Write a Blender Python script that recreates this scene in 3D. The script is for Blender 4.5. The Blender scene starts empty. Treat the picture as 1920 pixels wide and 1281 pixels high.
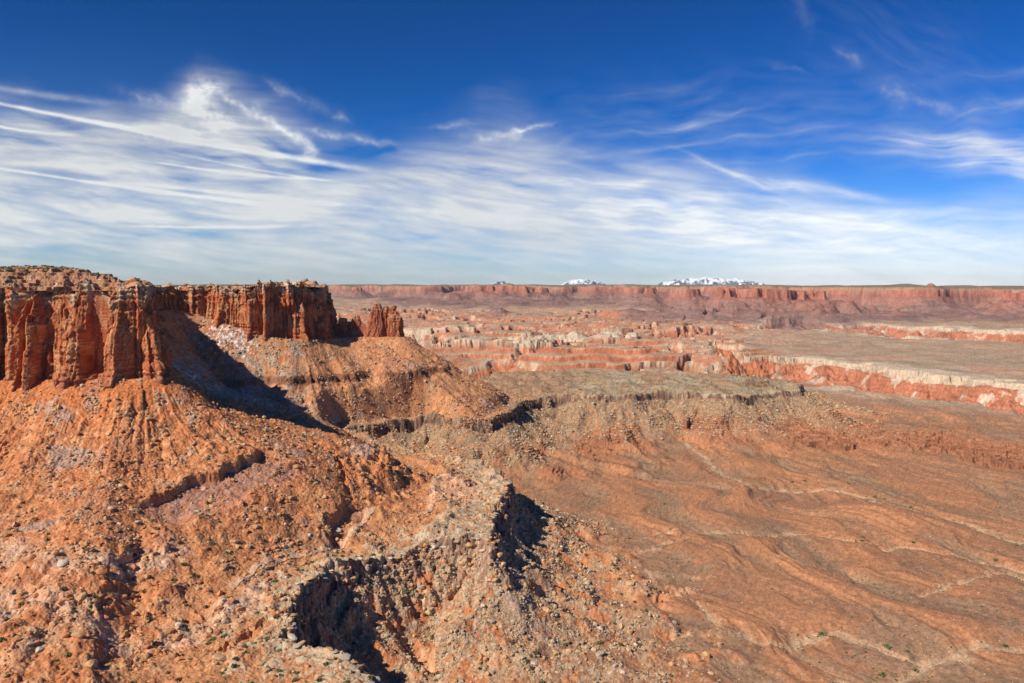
import bpy, bmesh, math
import numpy as np

Q = 1.0                     # tessellation quality
# ------------------------------------------------------------------ camera, world, sun
scene = bpy.context.scene
COL = scene.collection
F, CX, CY, HZ = 1493.0, 960.0, 640.5, 538.0
PITCH = math.atan((CY - HZ) / F)
cam_d = bpy.data.cameras.new('camera')
cam_d.sensor_width = 36.0
cam_d.lens = F / 1920 * 36
cam_d.clip_start = 1.0
cam_d.clip_end = 400000.0
cam = bpy.data.objects.new('camera', cam_d)
cam.rotation_euler = (math.pi / 2 - PITCH, 0, 0)
COL.objects.link(cam)
scene.camera = cam

SUN_EL = math.radians(39)
SUN_H = (-0.77, -0.64)      # horizontal direction towards the sun
az = math.atan2(SUN_H[0], SUN_H[1])
world = bpy.data.worlds.new('World')
scene.world = world
world.use_nodes = True
wn, wl = world.node_tree.nodes, world.node_tree.links
sky = wn.new('ShaderNodeTexSky')
sky.sky_type = 'NISHITA'
sky.sun_disc = False
sky.sun_elevation = SUN_EL
sky.sun_rotation = az
sky.altitude = 1800
sky.air_density = 1.0
sky.dust_density = 0.3
sky.ozone_density = 3.0
hs = wn.new('ShaderNodeHueSaturation')
hs.inputs['Saturation'].default_value = 1.28
hs.inputs['Value'].default_value = 1.0
bg = wn['Background']
bg.inputs['Strength'].default_value = 0.085
sc_ = wn.new('ShaderNodeSeparateColor')
cb_ = wn.new('ShaderNodeCombineColor')
wl.new(sky.outputs[0], hs.inputs['Color'])
wl.new(hs.outputs[0], sc_.inputs[0])
for ch, (ex, gain) in enumerate(((1.87, 0.97), (1.38, 0.95), (1.6, 1.55))):    # deep polarised blue
    p_ = wn.new('ShaderNodeMath')
    p_.operation = 'POWER'
    p_.inputs[1].default_value = ex
    q_ = wn.new('ShaderNodeMath')
    q_.operation = 'MULTIPLY'
    q_.inputs[1].default_value = gain * 0.085 ** (ex - 1)
    wl.new(sc_.outputs[ch], p_.inputs[0])
    wl.new(p_.outputs[0], q_.inputs[0])
    wl.new(q_.outputs[0], cb_.inputs[ch])
wl.new(cb_.outputs[0], bg.inputs['Color'])

sd = bpy.data.lights.new('sun', 'SUN')
sd.energy = 5.0
sd.angle = math.radians(0.5)
sd.color = (1.0, 0.91, 0.77)
sun = bpy.data.objects.new('sun', sd)
ce = math.cos(SUN_EL)
hl = math.hypot(*SUN_H)
from mathutils import Vector
sv = Vector((SUN_H[0] / hl * ce, SUN_H[1] / hl * ce, math.sin(SUN_EL)))
sun.rotation_euler = sv.to_track_quat('Z', 'Y').to_euler()
COL.objects.link(sun)

scene.view_settings.view_transform = 'Standard'
scene.view_settings.look = 'None'
scene.view_settings.exposure = 0.1
scene.view_settings.gamma = 1.0
scene.cycles.max_bounces = 5
scene.cycles.volume_bounces = 0
scene.cycles.transparent_max_bounces = 8

# ------------------------------------------------------------------ numeric helpers
rng = np.random.default_rng(11)
NT = 1024


def mk_noise(seed, beta, lo=7):
    r = np.random.default_rng(seed)
    w = np.fft.fft2(r.standard_normal((NT, NT)))
    k = np.fft.fftfreq(NT) * NT
    f = np.hypot(k[:, None], k[None, :])
    a = np.where(f > 0, np.maximum(f, 1) ** -beta, 0) * (1 / (1 + (lo / np.maximum(f, .5)) ** 6))
    t = np.fft.ifft2(w * a).real
    return (t / t.std()).astype(np.float32)


TX = [mk_noise(s, b) for s, b in ((1, 2.6), (2, 2.5), (3, 2.2), (4, 2.2), (5, 1.9), (6, 2.8))]


def fb(k, x, y, L):
    """fractal noise, main wavelength L metres, unit deviation"""
    t = TX[k]
    u = np.asarray(x) * (NT / (8.0 * L))
    v = np.asarray(y) * (NT / (8.0 * L))
    iu = np.floor(u).astype(np.int64)
    iv = np.floor(v).astype(np.int64)
    fu = (u - iu).astype(np.float32)
    fv = (v - iv).astype(np.float32)
    a0, a1, b0, b1 = iu % NT, (iu + 1) % NT, iv % NT, (iv + 1) % NT
    return ((t[a0, b0] * (1 - fu) + t[a1, b0] * fu) * (1 - fv) + (t[a0, b1] * (1 - fu) + t[a1, b1] * fu) * fv)


def rot(x, y, deg):
    c, s = math.cos(math.radians(deg)), math.sin(math.radians(deg))
    return x * c + y * s, -x * s + y * c


def sst(a, b, x):
    t = np.clip((x - a) / (b - a), 0, 1)
    return t * t * (3 - 2 * t)


def smax(a, b, k):
    h = np.clip(0.5 + 0.5 * (a - b) / k, 0, 1)
    return b + (a - b) * h + k * h * (1 - h)


def terr(z, step, sharp):
    q = z / step
    f = np.floor(q)
    t = np.clip((q - f - 0.5) * sharp + 0.5, 0, 1)
    return step * (f + t)


CP, SP = math.cos(PITCH), math.sin(PITCH)


def ray(px, py):
    a, b = (px - CX) / F, (CY - py) / F
    return np.array((a, CP + b * SP, -SP + b * CP))


def at(px, py, z):
    d = ray(px, py)
    return tuple((d * (z / d[2]))[:2])


def atd(px, d):
    return ((px - CX) / F * d, d)


def project(x, y, z):
    c = y * CP - z * SP
    return CX + F * x / c, CY - F * (y * SP + z * CP) / c


def catmull(p, n, closed=False):
    p = np.array(p, float)
    m = len(p)
    out = []
    for i in range(m if closed else m - 1):
        g = (lambda j: p[j % m]) if closed else (lambda j: p[min(max(j, 0), m - 1)])
        a, b, c, d = g(i - 1), g(i), g(i + 1), g(i + 2)
        for k in range(n):
            t = k / n
            out.append(0.5 * (2 * b + (c - a) * t + (2 * a - 5 * b + 4 * c - d) * t * t + (3 * b - a - 3 * c + d) * t ** 3))
    if not closed:
        out.append(p[-1])
    return np.array(out)


def resample(p, step):
    d = np.r_[0, np.cumsum(np.hypot(*np.diff(p, axis=0).T))]
    n = int(d[-1] / step) + 1
    s = np.linspace(0, d[-1], n)
    return np.c_[np.interp(s, d, p[:, 0]), np.interp(s, d, p[:, 1])], s


def pdist(x, y, P, closed=False, want_s=False):
    """distance to a polyline (and arc length of the nearest point)"""
    P = np.asarray(P, np.float32)
    A = P
    B = np.roll(P, -1, 0)
    if not closed:
        A, B = P[:-1], P[1:]
    x = np.asarray(x, np.float32)
    y = np.asarray(y, np.float32)
    best = np.full(x.shape, 1e12, np.float32)
    bs = np.zeros(x.shape, np.float32)
    acc = 0.0
    for (ax, ay), (bx, by) in zip(A, B):
        dx, dy = bx - ax, by - ay
        l2 = dx * dx + dy * dy + 1e-9
        t = np.clip(((x - ax) * dx + (y - ay) * dy) / l2, 0, 1)
        q = (x - ax - t * dx) ** 2 + (y - ay - t * dy) ** 2
        if want_s:
            m = q < best
            bs = np.where(m, acc + t * math.sqrt(l2), bs)
        best = np.minimum(best, q)
        acc += math.sqrt(l2)
    return (np.sqrt(best), bs) if want_s else np.sqrt(best)


def inside(x, y, P):
    r = np.zeros(np.shape(x), bool)
    for (ax, ay), (bx, by) in zip(P, np.roll(P, -1, 0)):
        if ay == by:
            continue
        c = (ay > y) != (by > y)
        r ^= c & (x < (bx - ax) * (y - ay) / (by - ay) + ax)
    return r


def sdf(x, y, P):
    d = pdist(x, y, P, True)
    return np.where(inside(x, y, P), -d, d)


# ------------------------------------------------------------------ plan of the land (metres, camera at the origin)
MESA = [atd(-420, 760), atd(-200, 820), atd(-60, 852), atd(60, 862), atd(150, 864), atd(230, 868), atd(292, 880), (-396, 905),
        (-438, 985), (-486, 1080), (-542, 1200), (-598, 1320), (-618, 1395), (-575, 1448), atd(450, 1452), atd(540, 1470),
        atd(598, 1525), atd(622, 1600), (-385, 1700), (-500, 1850), (-800, 2000), (-1500, 2300)]
MESA_RIM = catmull(MESA, 5)
MESA_POLY = np.vstack([MESA_RIM, [(-3500, 2300), (-3500, 700), (-1400, 640)]])
FIN = np.array([(-350, 1605), (-320, 1607), (-262, 1610), (-230, 1612)])
ZB = -105.0
# curve half way down the talus, only used to run rills along the slope
MIDS = catmull([(-1100, 560), (-700, 690), (-480, 725), (-330, 775), (-260, 880), (-262, 1000), (-320, 1120), (-400, 1230), (-420, 1310),
                (-330, 1340), (-230, 1400), (-130, 1510), (-110, 1640), (-150, 1800), (-350, 1990)], 5)
Z_B = -245.0
RIM_A = [at(735, 1400, Z_B), at(716, 1310, Z_B), at(694, 1268, Z_B), at(640, 1232, Z_B), at(585, 1218, Z_B), at(550, 1210, Z_B), at(548, 1165, Z_B),
         at(562, 1122, Z_B), at(600, 1090, Z_B), at(655, 1060, Z_B), at(720, 1040, Z_B), at(790, 1020, Z_B), at(850, 1012, Z_B), at(905, 1008, Z_B),
         at(918, 1036, Z_B), at(926, 1000, Z_B), at(936, 950, Z_B), at(956, 905, Z_B), at(938, 886, Z_B)]
ALC = [(-55, 1105), (-130, 1150), (-215, 1260), (-290, 1380)]
RIM_B = [at(700, 796, Z_B), at(740, 790, Z_B), at(800, 784, Z_B), at(860, 788, Z_B), at(915, 786, Z_B), at(960, 772, Z_B), at(985, 752, Z_B), at(1035, 742, Z_B),
         at(1110, 744, Z_B), at(1190, 743, Z_B), at(1225, 737, Z_B), at(1300, 737, Z_B), at(1380, 742, Z_B), at(1440, 735, Z_B), at(1500, 733, Z_B)]
BACK = [(735, 2010), (640, 2200), (447, 2310), (62, 2330), (-40, 2250), (-110, 2080), (-190, 1950), (-420, 2050), (-900, 2300), (-3000, 2300), (-3000, 150), (-60, 150)]
BENCH = np.array(RIM_A + ALC + RIM_B + BACK)
BENCH_S = np.vstack([catmull(RIM_A, 3), np.array(ALC), catmull(RIM_B, 3), np.array(BACK)])

Z_P = -330.0
CAN1 = np.array([at(px, py, Z_P) for px, py in
                 ((1336, 648), (1352, 652), (1372, 658), (1420, 663), (1470, 668), (1540, 674), (1600, 682), (1650, 686), (1700, 694), (1760, 701), (1830, 709), (1900, 718), (2000, 731), (2100, 745),
                  (2300, 775), (2300, 860), (2100, 815), (2000, 795), (1920, 777), (1870, 768), (1830, 757), (1780, 755), (1700, 744), (1640, 738), (1590, 727), (1500, 722), (1430, 722),
                  (1372, 712), (1345, 700), (1330, 680), (1328, 662))])
CAN2 = np.array([at(px, py, Z_P) for px, py in
                 ((1430, 601), (1520, 604), (1600, 607), (1700, 610), (1780, 616), (1920, 621), (2100, 628), (2300, 634), (2300, 652), (2100, 647), (1920, 640), (1800, 634), (1640, 630),
                  (1560, 622), (1490, 616), (1420, 610))])
WASH = [catmull([at(px, py, Z_P) for px, py in w], 4) for w in (
    ((1290, 835), (1330, 868), (1400, 905), (1470, 912), (1560, 912), (1640, 935), (1700, 955), (1790, 975), (1860, 992), (1930, 1010), (2100, 1040)),
    ((1200, 1000), (1290, 992), (1400, 1000), (1500, 996), (1600, 1012), (1720, 1022), (1800, 1032), (1930, 1066), (2100, 1090)),
    ((1360, 1170), (1420, 1205), (1480, 1192), (1560, 1183), (1640, 1198), (1690, 1222), (1740, 1232)),
    ((1580, 1281), (1660, 1270), (1720, 1240), (1780, 1222), (1860, 1214), (1940, 1208), (2100, 1190)),
    ((1740, 1110), (1800, 1085), (1870, 1070), (1930, 1078)),
    ((1300, 1000), (1180, 1040), (1250, 1100), (1330, 1150), (1410, 1203)))]
CUT = [catmull([at(px, py, Z_P) for px, py in w], 3) for w in (
    ((1150, 1108), (1140, 1135), (1120, 1160), (1098, 1178)), ((1292, 1106), (1262, 1108), (1252, 1120), (1238, 1132)),
    ((1282, 1190), (1262, 1196), (1240, 1202)), ((1165, 1078), (1130, 1080), (1105, 1092)))]
# cracks on the red bench in the lower left
CUT_B = [catmull([at(px, py, Z_B) for px, py in w], 3) for w in (((500, 1160), (470, 1185), (430, 1205), (415, 1225)), ((600, 930), (640, 945), (655, 975), (610, 985)))]
ROAD = [at(430, 1118, -243), at(520, 1068, -243), at(590, 1040, -243), at(640, 1018, -243), at(700, 985, -243), at(752, 972, -243), at(792, 966, -243), at(810, 948, -243),
        at(812, 915, -243), at(822, 900, -243), at(868, 902, -243), at(902, 910, -243), at(886, 930, -243), at(850, 942, -243), at(812, 950, -243)]
CAMP = np.array([at(px, py, -243) for px, py in ((815, 905), (830, 897), (900, 905), (890, 935), (850, 945), (815, 955))])

GENTLE = ((-60, -97), (6, -101), (22, -112), (45, -132), (80, -153), (125, -172), (180, -188), (240, -203), (310, -222), (390, -240), (460, -247), (800, -254), (5000, -262))
STEEP = ((-60, -97), (6, -101), (25, -116), (60, -143), (120, -184), (180, -221), (215, -239), (250, -245), (330, -250), (500, -275), (5000, -330))
FAR_R = ((-600, 15000), (600, 15500), (900, 14500), (1080, 14200), (1200, 13600), (1330, 12600), (1450, 11300), (1560, 12600), (1700, 12300), (1920, 11600), (2500, 11000))


def terrain(x, y):
    """height of the land and what it is made of"""
    x = np.asarray(x, np.float32)
    y = np.asarray(y, np.float32)
    r = np.hypot(x, y)
    px = CX + F * x / np.maximum(y, 1)
    o = {}
    near = r < 3800
    n_a = fb(0, x, y, 260)
    n_b = fb(1, x, y, 70)
    n_c = fb(2, x, y, 22)
    n_d = fb(4, *rot(x, y, 31), 9)
    # ---- plain
    gx, gy = rot(x + 16 * fb(5, x, y, 240), y + 16 * fb(5, x + 500, y, 240), -74)
    spur = fb(5, gx * 0.24, gy, 105)
    dir_ = fb(5, x, y, 500) + .8
    spur2 = fb(5, gx * 0.34, gy + 300, 42)
    plain = Z_P + 2.2 * n_a + (2.2 * spur + 0.6 * spur2 - 1.2 * np.abs(spur2)) * (.6 + .4 * sst(0, 1.5, dir_)) * sst(3200, 1800, r) + 0.04 * n_c + 0.02 * n_d
    st_ = np.interp(px, (1380, 1500, 1580, 1700, 1800, 1860, 1930, 2200), (1660, 1650, 1640, 1640, 1610, 1500, 1480, 1440))
    q_ = y - st_ + 22 * n_b + 8 * n_c
    sw = sst(1400, 1500, px)
    plain = plain + sw * (9 * sst(-30, -26, q_ + 14 * fb(2, x, y + 99, 40)) + 5 * sst(8, 12, q_ + 10 * fb(2, x, y, 33)) + 4 * sst(60, 63, q_) - 18 * sst(-60, 400, q_) * 0 - 9 * sst(-200, -30, q_) * 0)
    plain = plain - 18 * sw * sst(60, 700, q_)
    o['step'] = sw * sst(-90, -30, q_) * sst(120, 60, q_)
    wash = np.full(x.shape, 999, np.float32)
    washd = np.zeros(x.shape, np.float32)
    if near.any():
        xn, yn = x[near], y[near]
        w = np.full(xn.shape, 999, np.float32)
        for k, P in enumerate(WASH):
            w = np.minimum(w, pdist(xn + 4 * n_b[near] + 1.5 * n_c[near], yn + 4 * fb(1, xn, yn + 77, 60), P) * (1.0 if k in (0, 2, 3) else 1.6))
        wash[near] = w
    plain -= 3.5 * np.exp(-(wash / 26) ** 2) + 1.2 * sst(5, 3, wash)
    # ---- benches
    dB = np.full(x.shape, 3000, np.float32)
    sB = np.zeros(x.shape, np.float32)
    if near.any():
        d, s = pdist(x[near], y[near], BENCH_S, True, True)
        dB[near] = np.where(inside(x[near], y[near], BENCH_S), -d, d)
        sB[near] = s
    rimfar = sst(1150, 1400, y)
    dBj = dB + 2.0 * n_c + 0.8 * n_d * sst(60, 5, np.abs(dB))
    cl = 13 + 19 * sst(-110, -150, x) * sst(740, 670, y) + rimfar * (8 - 8 * sst(60, 240, x)) + 14 * sst(-60, -30, x) * sst(770, 830, y) * (1 - rimfar) + 2.5 * fb(0, x, y, 120)
    cl = np.clip(cl, 6, 36)
    dd = np.maximum(dBj - 6.0, 0)
    dsp = dd * np.clip(1 + 0.30 * fb(0, sB, dd * 0.25, 95) + .22 * rimfar * fb(5, sB, dd * .2, 150) * sst(5, 60, dd), .6, 1.7)
    tal_h = 82 - cl
    benchtop = Z_B + 2.0 * n_a + 1.1 * n_b + 0.3 * n_c + 0.12 * n_d
    benchtop = benchtop + rimfar * (0.9 * n_b + .45 * np.abs(n_c))
    benchtop = benchtop - 3.5 * sst(-40, -4, dB) * (1 - rimfar) * sst(760, 900, y)
    drop = 0
    for k, (o_, fr, L_) in enumerate(((-2.0, .26, 26), (1.0, .34, 17), (4.5, .24, 13), (8.5, .16, 11))):
        q_ = dB + 1.7 * fb(2, x + 170 * k, y - 90 * k, L_) + .6 * fb(4, x, y + 50 * k, 6) + 2.4 * fb(0, x, y, 48) - o_ * (1 - .75 * rimfar)
        drop = drop + cl * fr * (sst(-.5, .9, q_) * .92 + .08 * sst(-4, 3, q_))
    drop = drop + tal_h * (1 - np.exp(-dsp / (62 + 55 * rimfar))) * 1.06 + 0.03 * dd
    bench = benchtop - drop
    talm = sst(2, 10, dBj) * sst(170, 70, dsp)               # rubble below the rims
    bench += talm * (0.35 * fb(4, x, y, 11) + 0.35 * fb(3, sB * 1.4, dd * .25, 20) + 0.25 * n_d)
    z = smax(plain, bench, 6.0)
    # ledges at the foot of the benches and on the plain
    led = sst(-.3, .5, fb(0, x + 900, y * 0.8, 200) + .25) * sst(52, 85, dd) * sst(230, 150, dd) * sst(1250, 1400, y)
    tz = terr(z + 1.4 * n_b + 0.3 * n_c, 4.4, 5.0) - 1.4 * n_b
    z = z * (1 - led) + tz * led
    for P in CUT:
        m = (np.abs(x - P[:, 0].mean()) < 130) & (np.abs(y - P[:, 1].mean()) < 190) & near
        if m.any():
            dc = pdist(x[m] + 2.2 * n_c[m] + 1.0 * n_d[m], y[m] + 2.2 * n_d[m], P)
            z[m] -= 8.0 * sst(6.0, 4.0, dc + 1.5 * n_b[m])
    # ---- talus under the mesa
    dC = np.full(x.shape, 4000, np.float32)
    sM = np.zeros(x.shape, np.float32)
    if near.any():
        xn, yn = x[near], y[near]
        d = sdf(xn, yn, MESA_POLY)
        d2 = pdist(xn, yn, FIN) - 14
        dC[near] = np.where(d > 0, np.minimum(d, -smax(-d, -np.maximum(d2, -10), 70.0)), d)
        sM[near] = pdist(xn, yn, MIDS, False, True)[1]
    zb = 62 * np.exp(-((x + 600) ** 2 + (y - 1400) ** 2) / 120.0 ** 2)
    tb = sst(1020, 1300, y + 0.25 * x)
    dw = np.maximum(dC * (1 + 0.10 * fb(0, sM, 0 * sM, 150)) + 3.0 * n_b * sst(10, 80, dC), -60)
    prof = np.interp(dw, *zip(*GENTLE)) * (1 - tb) + np.interp(dw, *zip(*STEEP)) * tb
    prof = prof + zb * np.exp(-np.maximum(dC, 0) / 170)
    sl = sst(4, 40, dC) * sst(230, 90, dC)
    rill = (np.abs(fb(3, sM, dC * 0.10, 30)) + 0.55 * np.abs(fb(2, sM * 1.7 + 40, dC * 0.12, 18))) * (1 - .5 * tb)
    tal = prof + sl * (.95 * rill - .75) + 0.25 * n_d + 0.5 * n_c * sst(0, 60, dC) + 1.5 * n_b * sst(80, 200, dC) + 0.25 * sl * fb(4, x, y, 6)
    # a broken ledge half way down
    for lev, hgt in ((-187 + 0 * tb, 8.0 - 2.4 * tb), (-128 + 0 * tb, 2.0), (-216 + 0 * tb, 3.0)):
        lv = lev + 22 * tb + 2 * n_a
        wgt = sst(-.6, .4, fb(0, sM + 400, 0 * sM, 160) + (1.4 * tb - .5 if np.max(hgt) > 5 else -0.4))
        if np.max(hgt) > 5:
            wgt = wgt * tb
        if np.max(hgt) > 5:
            o['ledge'] = wgt * sst(5.5, 3, np.abs(tal + .8 * n_c - lv))
        tal = tal + wgt * hgt * (sst(lv - .9, lv + 1.0, tal + .8 * n_c) - 0.5) * sst(32, 8, np.abs(tal - lv))
    flt = np.maximum(sst(-130 + 85 * rimfar, -22 + 5 * rimfar, dB), sst(-220, -90, dB) * sst(-260, -130, x) * sst(760, 830, y) * (1 - rimfar))
    tal = tal * (1 - flt) + np.minimum(tal, Z_B + 1.5 + 2 * n_b + .4 * n_c) * flt
    tal = tal - drop
    hum = sst(180, 320, dC) * sst(820, 640, dC) * (1 - tb)
    tal = tal + hum * (2.0 * np.abs(n_b) + .6 * np.abs(n_c) + 2.0 * n_a)
    pur = np.zeros(x.shape, np.float32)
    for P, up_, dn_, fal in ((((-345, 690), (-322, 716), (-300, 748), (-280, 790), (-258, 846)), 3.5, 7, 75), (((-172, 716), (-178, 745), (-170, 785), (-166, 832)), 3, 8, 42)):
        P = np.array(P, np.float32)
        m = (np.abs(x - P[:, 0].mean()) < 190) & (np.abs(y - P[:, 1].mean()) < 230)
        if m.any():
            xm, ym = x[m] + 3 * n_b[m] + 2.2 * n_c[m], y[m] + 2 * n_c[m]
            d_, s_ = pdist(xm, ym, P, False, True)
            L_ = float(np.hypot(*np.diff(P, axis=0).T).sum())
            side = xm - np.interp(ym, P[:, 1], P[:, 0])
            q = np.where(side > 0, d_, -d_)
            wend = sst(0, 30, s_) * sst(0, 26, L_ - s_)
            tal[m] += wend * (up_ * sst(-45, -4, q) * sst(3.0, -1.0, q) - dn_ * sst(-1.0, 3.0, q) * (1 - sst(8, fal, q)))
            pur[m] = np.maximum(pur[m], wend * sst(0, 4, q) * sst(fal * .9, fal * .4, q))
    o['pur'] = pur
    talus_w = sst(-4, 4, tal - z)
    z0 = z
    z = smax(z, tal, 4.0)
    mound = 13 * np.exp(-((x + 158) ** 2 / 30.0 ** 2 + (y - 940) ** 2 / 62.0 ** 2))
    z = z + mound * (1 + .25 * n_c)
    z = z - 24 * np.exp(-((x + 112) / 44) ** 2 - ((y - 600) / 78) ** 2) * sst(8, 32, dBj)
    for P in CUT_B:
        m = (np.abs(x - P[:, 0].mean()) < 110) & (np.abs(y - P[:, 1].mean()) < 150) & near
        if m.any():
            dc = pdist(x[m] + 2.0 * n_c[m] + 1.0 * n_d[m], y[m] + 2.0 * n_d[m], P)
            z[m] -= 5.0 * sst(4.5, 2.5, dc)
    # ---- canyons beyond the plain
    dK = np.full(x.shape, 3000, np.float32)
    far = (r > 1900) & (r < 9500)
    if far.any():
        xf, yf = x[far], y[far]
        k1 = sdf(xf, yf, CAN1) + 22 * fb(2, xf, yf, 190) + 3 * fb(4, xf, yf, 45)
        k2 = sdf(xf, yf, CAN2) + 60 * fb(2, xf, yf, 450) + 8 * fb(4, xf, yf, 90)
        k3 = pdist(xf + 30 * fb(0, xf, yf, 300), yf + 30 * fb(1, xf, yf, 300), [at(a_, b_, Z_P) for a_, b_ in ((1345, 655), (1260, 660), (1180, 668), (1090, 670), (1000, 678), (930, 690), (860, 694))]) - 85 - 40 * fb(5, xf, yf, 500)
        k4 = pdist(xf + 40 * fb(0, xf, yf, 400), yf, [at(a_, b_, Z_P) for a_, b_ in ((780, 640), (900, 632), (1030, 636), (1150, 625), (1290, 620), (1420, 612))]) - 120 - 60 * fb(5, xf, yf, 700)
        dK[far] = np.minimum(np.minimum(k1, k2), np.minimum(k3, k4))
    nL = fb(0, x * .4, y, 1300) + 0.28 * fb(2, x + 3000, y, 420) + 0.05 * fb(4, x, y, 140)
    lm = sst(2600, 3300, r) * sst(11500, 9000, r) * sst(1560, 1330, px + 0 * r) * sst(-700, 300, px)
    dL = (np.abs(nL) - 0.30) * 560
    hN = 27 * fb(5, x * .34 + 7000, y, 1500) + 10 * fb(5, x * .6, y, 420) + 2.0 * fb(2, x, y, 200)
    qN = hN / 26 + .35 * fb(5, x * .5, y, 900)
    tN = qN - np.floor(qN)
    o['layer'] = tN
    sm_ = sst(-.6, .6, fb(2, x * .5, y + 4000, 480))
    hN = 26 * (np.floor(qN) + (np.clip((tN - .78) / .09, 0, 1) * .8 + np.clip(tN / .78, 0, 1) * .2) * (1 - sm_) + tN * sm_)
    o['layw'] = 1 - sm_
    dL = np.where(lm > 0.5, dL, 3000)
    lo_far = np.minimum(dK, dL)
    ins = np.maximum(-lo_far, 0)
    cw = 23 + 5 * fb(0, x, y, 700) + 5 * lm
    dep = np.clip(cw, 6, 45) * (.6 * sst(0, 5, ins) + .4 * sst(14, 19, ins + 3 * fb(4, x, y, 40))) + (75 + 30 * lm) * sst(22, 190, ins + 10 * np.abs(fb(2, x, y, 60))) + 14 * sst(330, 345, ins)
    up = sst(600, 900, fb(0, x, y, 1700) * 500 + 500) * lm
    dome = 26 * up * sst(0, 160, lo_far) + 16 * lm * sst(300, 316, lo_far + 40 * fb(2, x, y, 260)) * sst(0, .5, nL)
    but = 0
    for bx, by, rx, ry in ((-150, 3800, 210, 130), (-40, 3550, 240, 90), (430, 5200, 420, 200), (-600, 5600, 380, 220)):
        but = np.maximum(but, sst(1.0, .93, np.hypot((x - bx) / rx, (y - by) / ry) + .10 * fb(2, x, y, 130)))
    o['but'] = but
    fz = -dep + lm * sst(2650, 3000, r) * (hN - 10 + 34 * but)
    o['ins'] = ins
    o['rimk'] = lo_far
    o['dep'] = dep
    z = z + np.where(r > 1900, fz, 0)
    z = z + sst(3500, 6000, r) * 9 * fb(1, x, y, 900)
    z = z + (70 + 65 * sst(1350, 1050, px)) * sst(8500, 13500, r)
    # ---- far mesas
    R = np.interp(px, *zip(*FAR_R))
    wob = fb(5, x, y, 3000)
    m = r - R + 1500 * wob + 620 * np.abs(fb(0, x, y, 2300)) - 350
    m = m + 90 * fb(0, x + 999, y, 700) + 12 * fb(4, x, y, 240)
    # an outlying butte in front of the far wall and one on the left
    for bx, br, bw in ((1452, 8700, 330), (940, 12300, 420), (2050, 8300, 420)):
        c = atd(bx, br)
        m = np.maximum(m, bw - np.hypot((x - c[0]) * 0.8, y - c[1]) + 120 * fb(2, x, y, 600))
    topz = np.interp(px, (600, 1000, 1300, 1600, 1920), (34, 30, 22, 6, -14)) + 10 * fb(1, x, y, 2500) - 60 * sst(.8, 1.5, fb(5, x, y, 3600)) * sst(1500, 1100, px)
    wall = np.interp(m, (-1700, -1100, -500, -120, 0, 35, 260, 300, 3000), (0, 12, 66, 176, 196, 292, 302, 335, 340)) / 340
    wl_ = wall + 0.018 * np.abs(fb(3, x, y, 190)) * sst(-1400, -300, m) * sst(20, -30, m)
    z = z * (1 - wl_) + (topz) * wl_
    z = z + 26 * sst(8000, 18000, m) * fb(0, x, y, 5000)
    o.update(z=z, r=r, px=px, dB=dB, dBj=dBj, dsp=dsp, dC=dC, tb=tb, wash=wash, talus_w=talus_w, talm=talm, led=led, n_a=n_a, n_b=n_b, n_c=n_c, n_d=n_d,
             spur=spur, m=m, rimfar=rimfar, sM=sM, sB=sB, rill=rill, lm=lm, cl=cl, mound=mound)
    return o


# ------------------------------------------------------------------ materials
def attr_mat(name, grain=(1.6, 9.0), bump=0.9, bdist=0.8, rough=0.95, var=0.35, vor=None):
    m = bpy.data.materials.new(name)
    m.use_nodes = True
    n, l = m.node_tree.nodes, m.node_tree.links
    b = n['Principled BSDF']
    b.inputs['Roughness'].default_value = rough
    b.inputs['Specular IOR Level'].default_value = 0.1
    a = n.new('ShaderNodeAttribute')
    a.attribute_name = 'Col'
    g = n.new('ShaderNodeNewGeometry')
    n1 = n.new('ShaderNodeTexNoise')
    n1.inputs['Scale'].default_value = 1 / grain[0]
    n1.inputs['Detail'].default_value = 4
    n1.inputs['Roughness'].default_value = 0.6
    n2 = n.new('ShaderNodeTexNoise')
    n2.inputs['Scale'].default_value = 1 / grain[1]
    n2.inputs['Detail'].default_value = 4
    n2.inputs['Roughness'].default_value = 0.65
    for q in (n1, n2):
        l.new(g.outputs['Position'], q.inputs['Vector'])
    ad = n.new('ShaderNodeMath')
    ad.operation = 'ADD'
    l.new(n1.outputs['Fac'], ad.inputs[0])
    l.new(n2.outputs['Fac'], ad.inputs[1])
    mr = n.new('ShaderNodeMapRange')
    mr.inputs['From Min'].default_value = 0.6
    mr.inputs['From Max'].default_value = 1.4
    mr.inputs['To Min'].default_value = 1 - var
    mr.inputs['To Max'].default_value = 1 + var
    l.new(ad.outputs[0], mr.inputs['Value'])
    mx = n.new('ShaderNodeVectorMath')
    mx.operation = 'SCALE'
    l.new(a.outputs['Color'], mx.inputs[0])
    l.new(mr.outputs[0], mx.inputs['Scale'])
    l.new(mx.outputs[0], b.inputs['Base Color'])
    h = ad.outputs[0]
    if vor:
        v = n.new('ShaderNodeTexVoronoi')
        v.inputs['Scale'].default_value = 1 / vor
        l.new(g.outputs['Position'], v.inputs['Vector'])
        s = n.new('ShaderNodeMath')
        s.operation = 'SUBTRACT'
        l.new(h, s.inputs[0])
        l.new(v.outputs['Distance'], s.inputs[1])
        h = s.outputs[0]
    bp = n.new('ShaderNodeBump')
    bp.inputs['Strength'].default_value = bump
    bp.inputs['Distance'].default_value = bdist
    l.new(h, bp.inputs['Height'])
    l.new(bp.outputs[0], b.inputs['Normal'])
    return m


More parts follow.
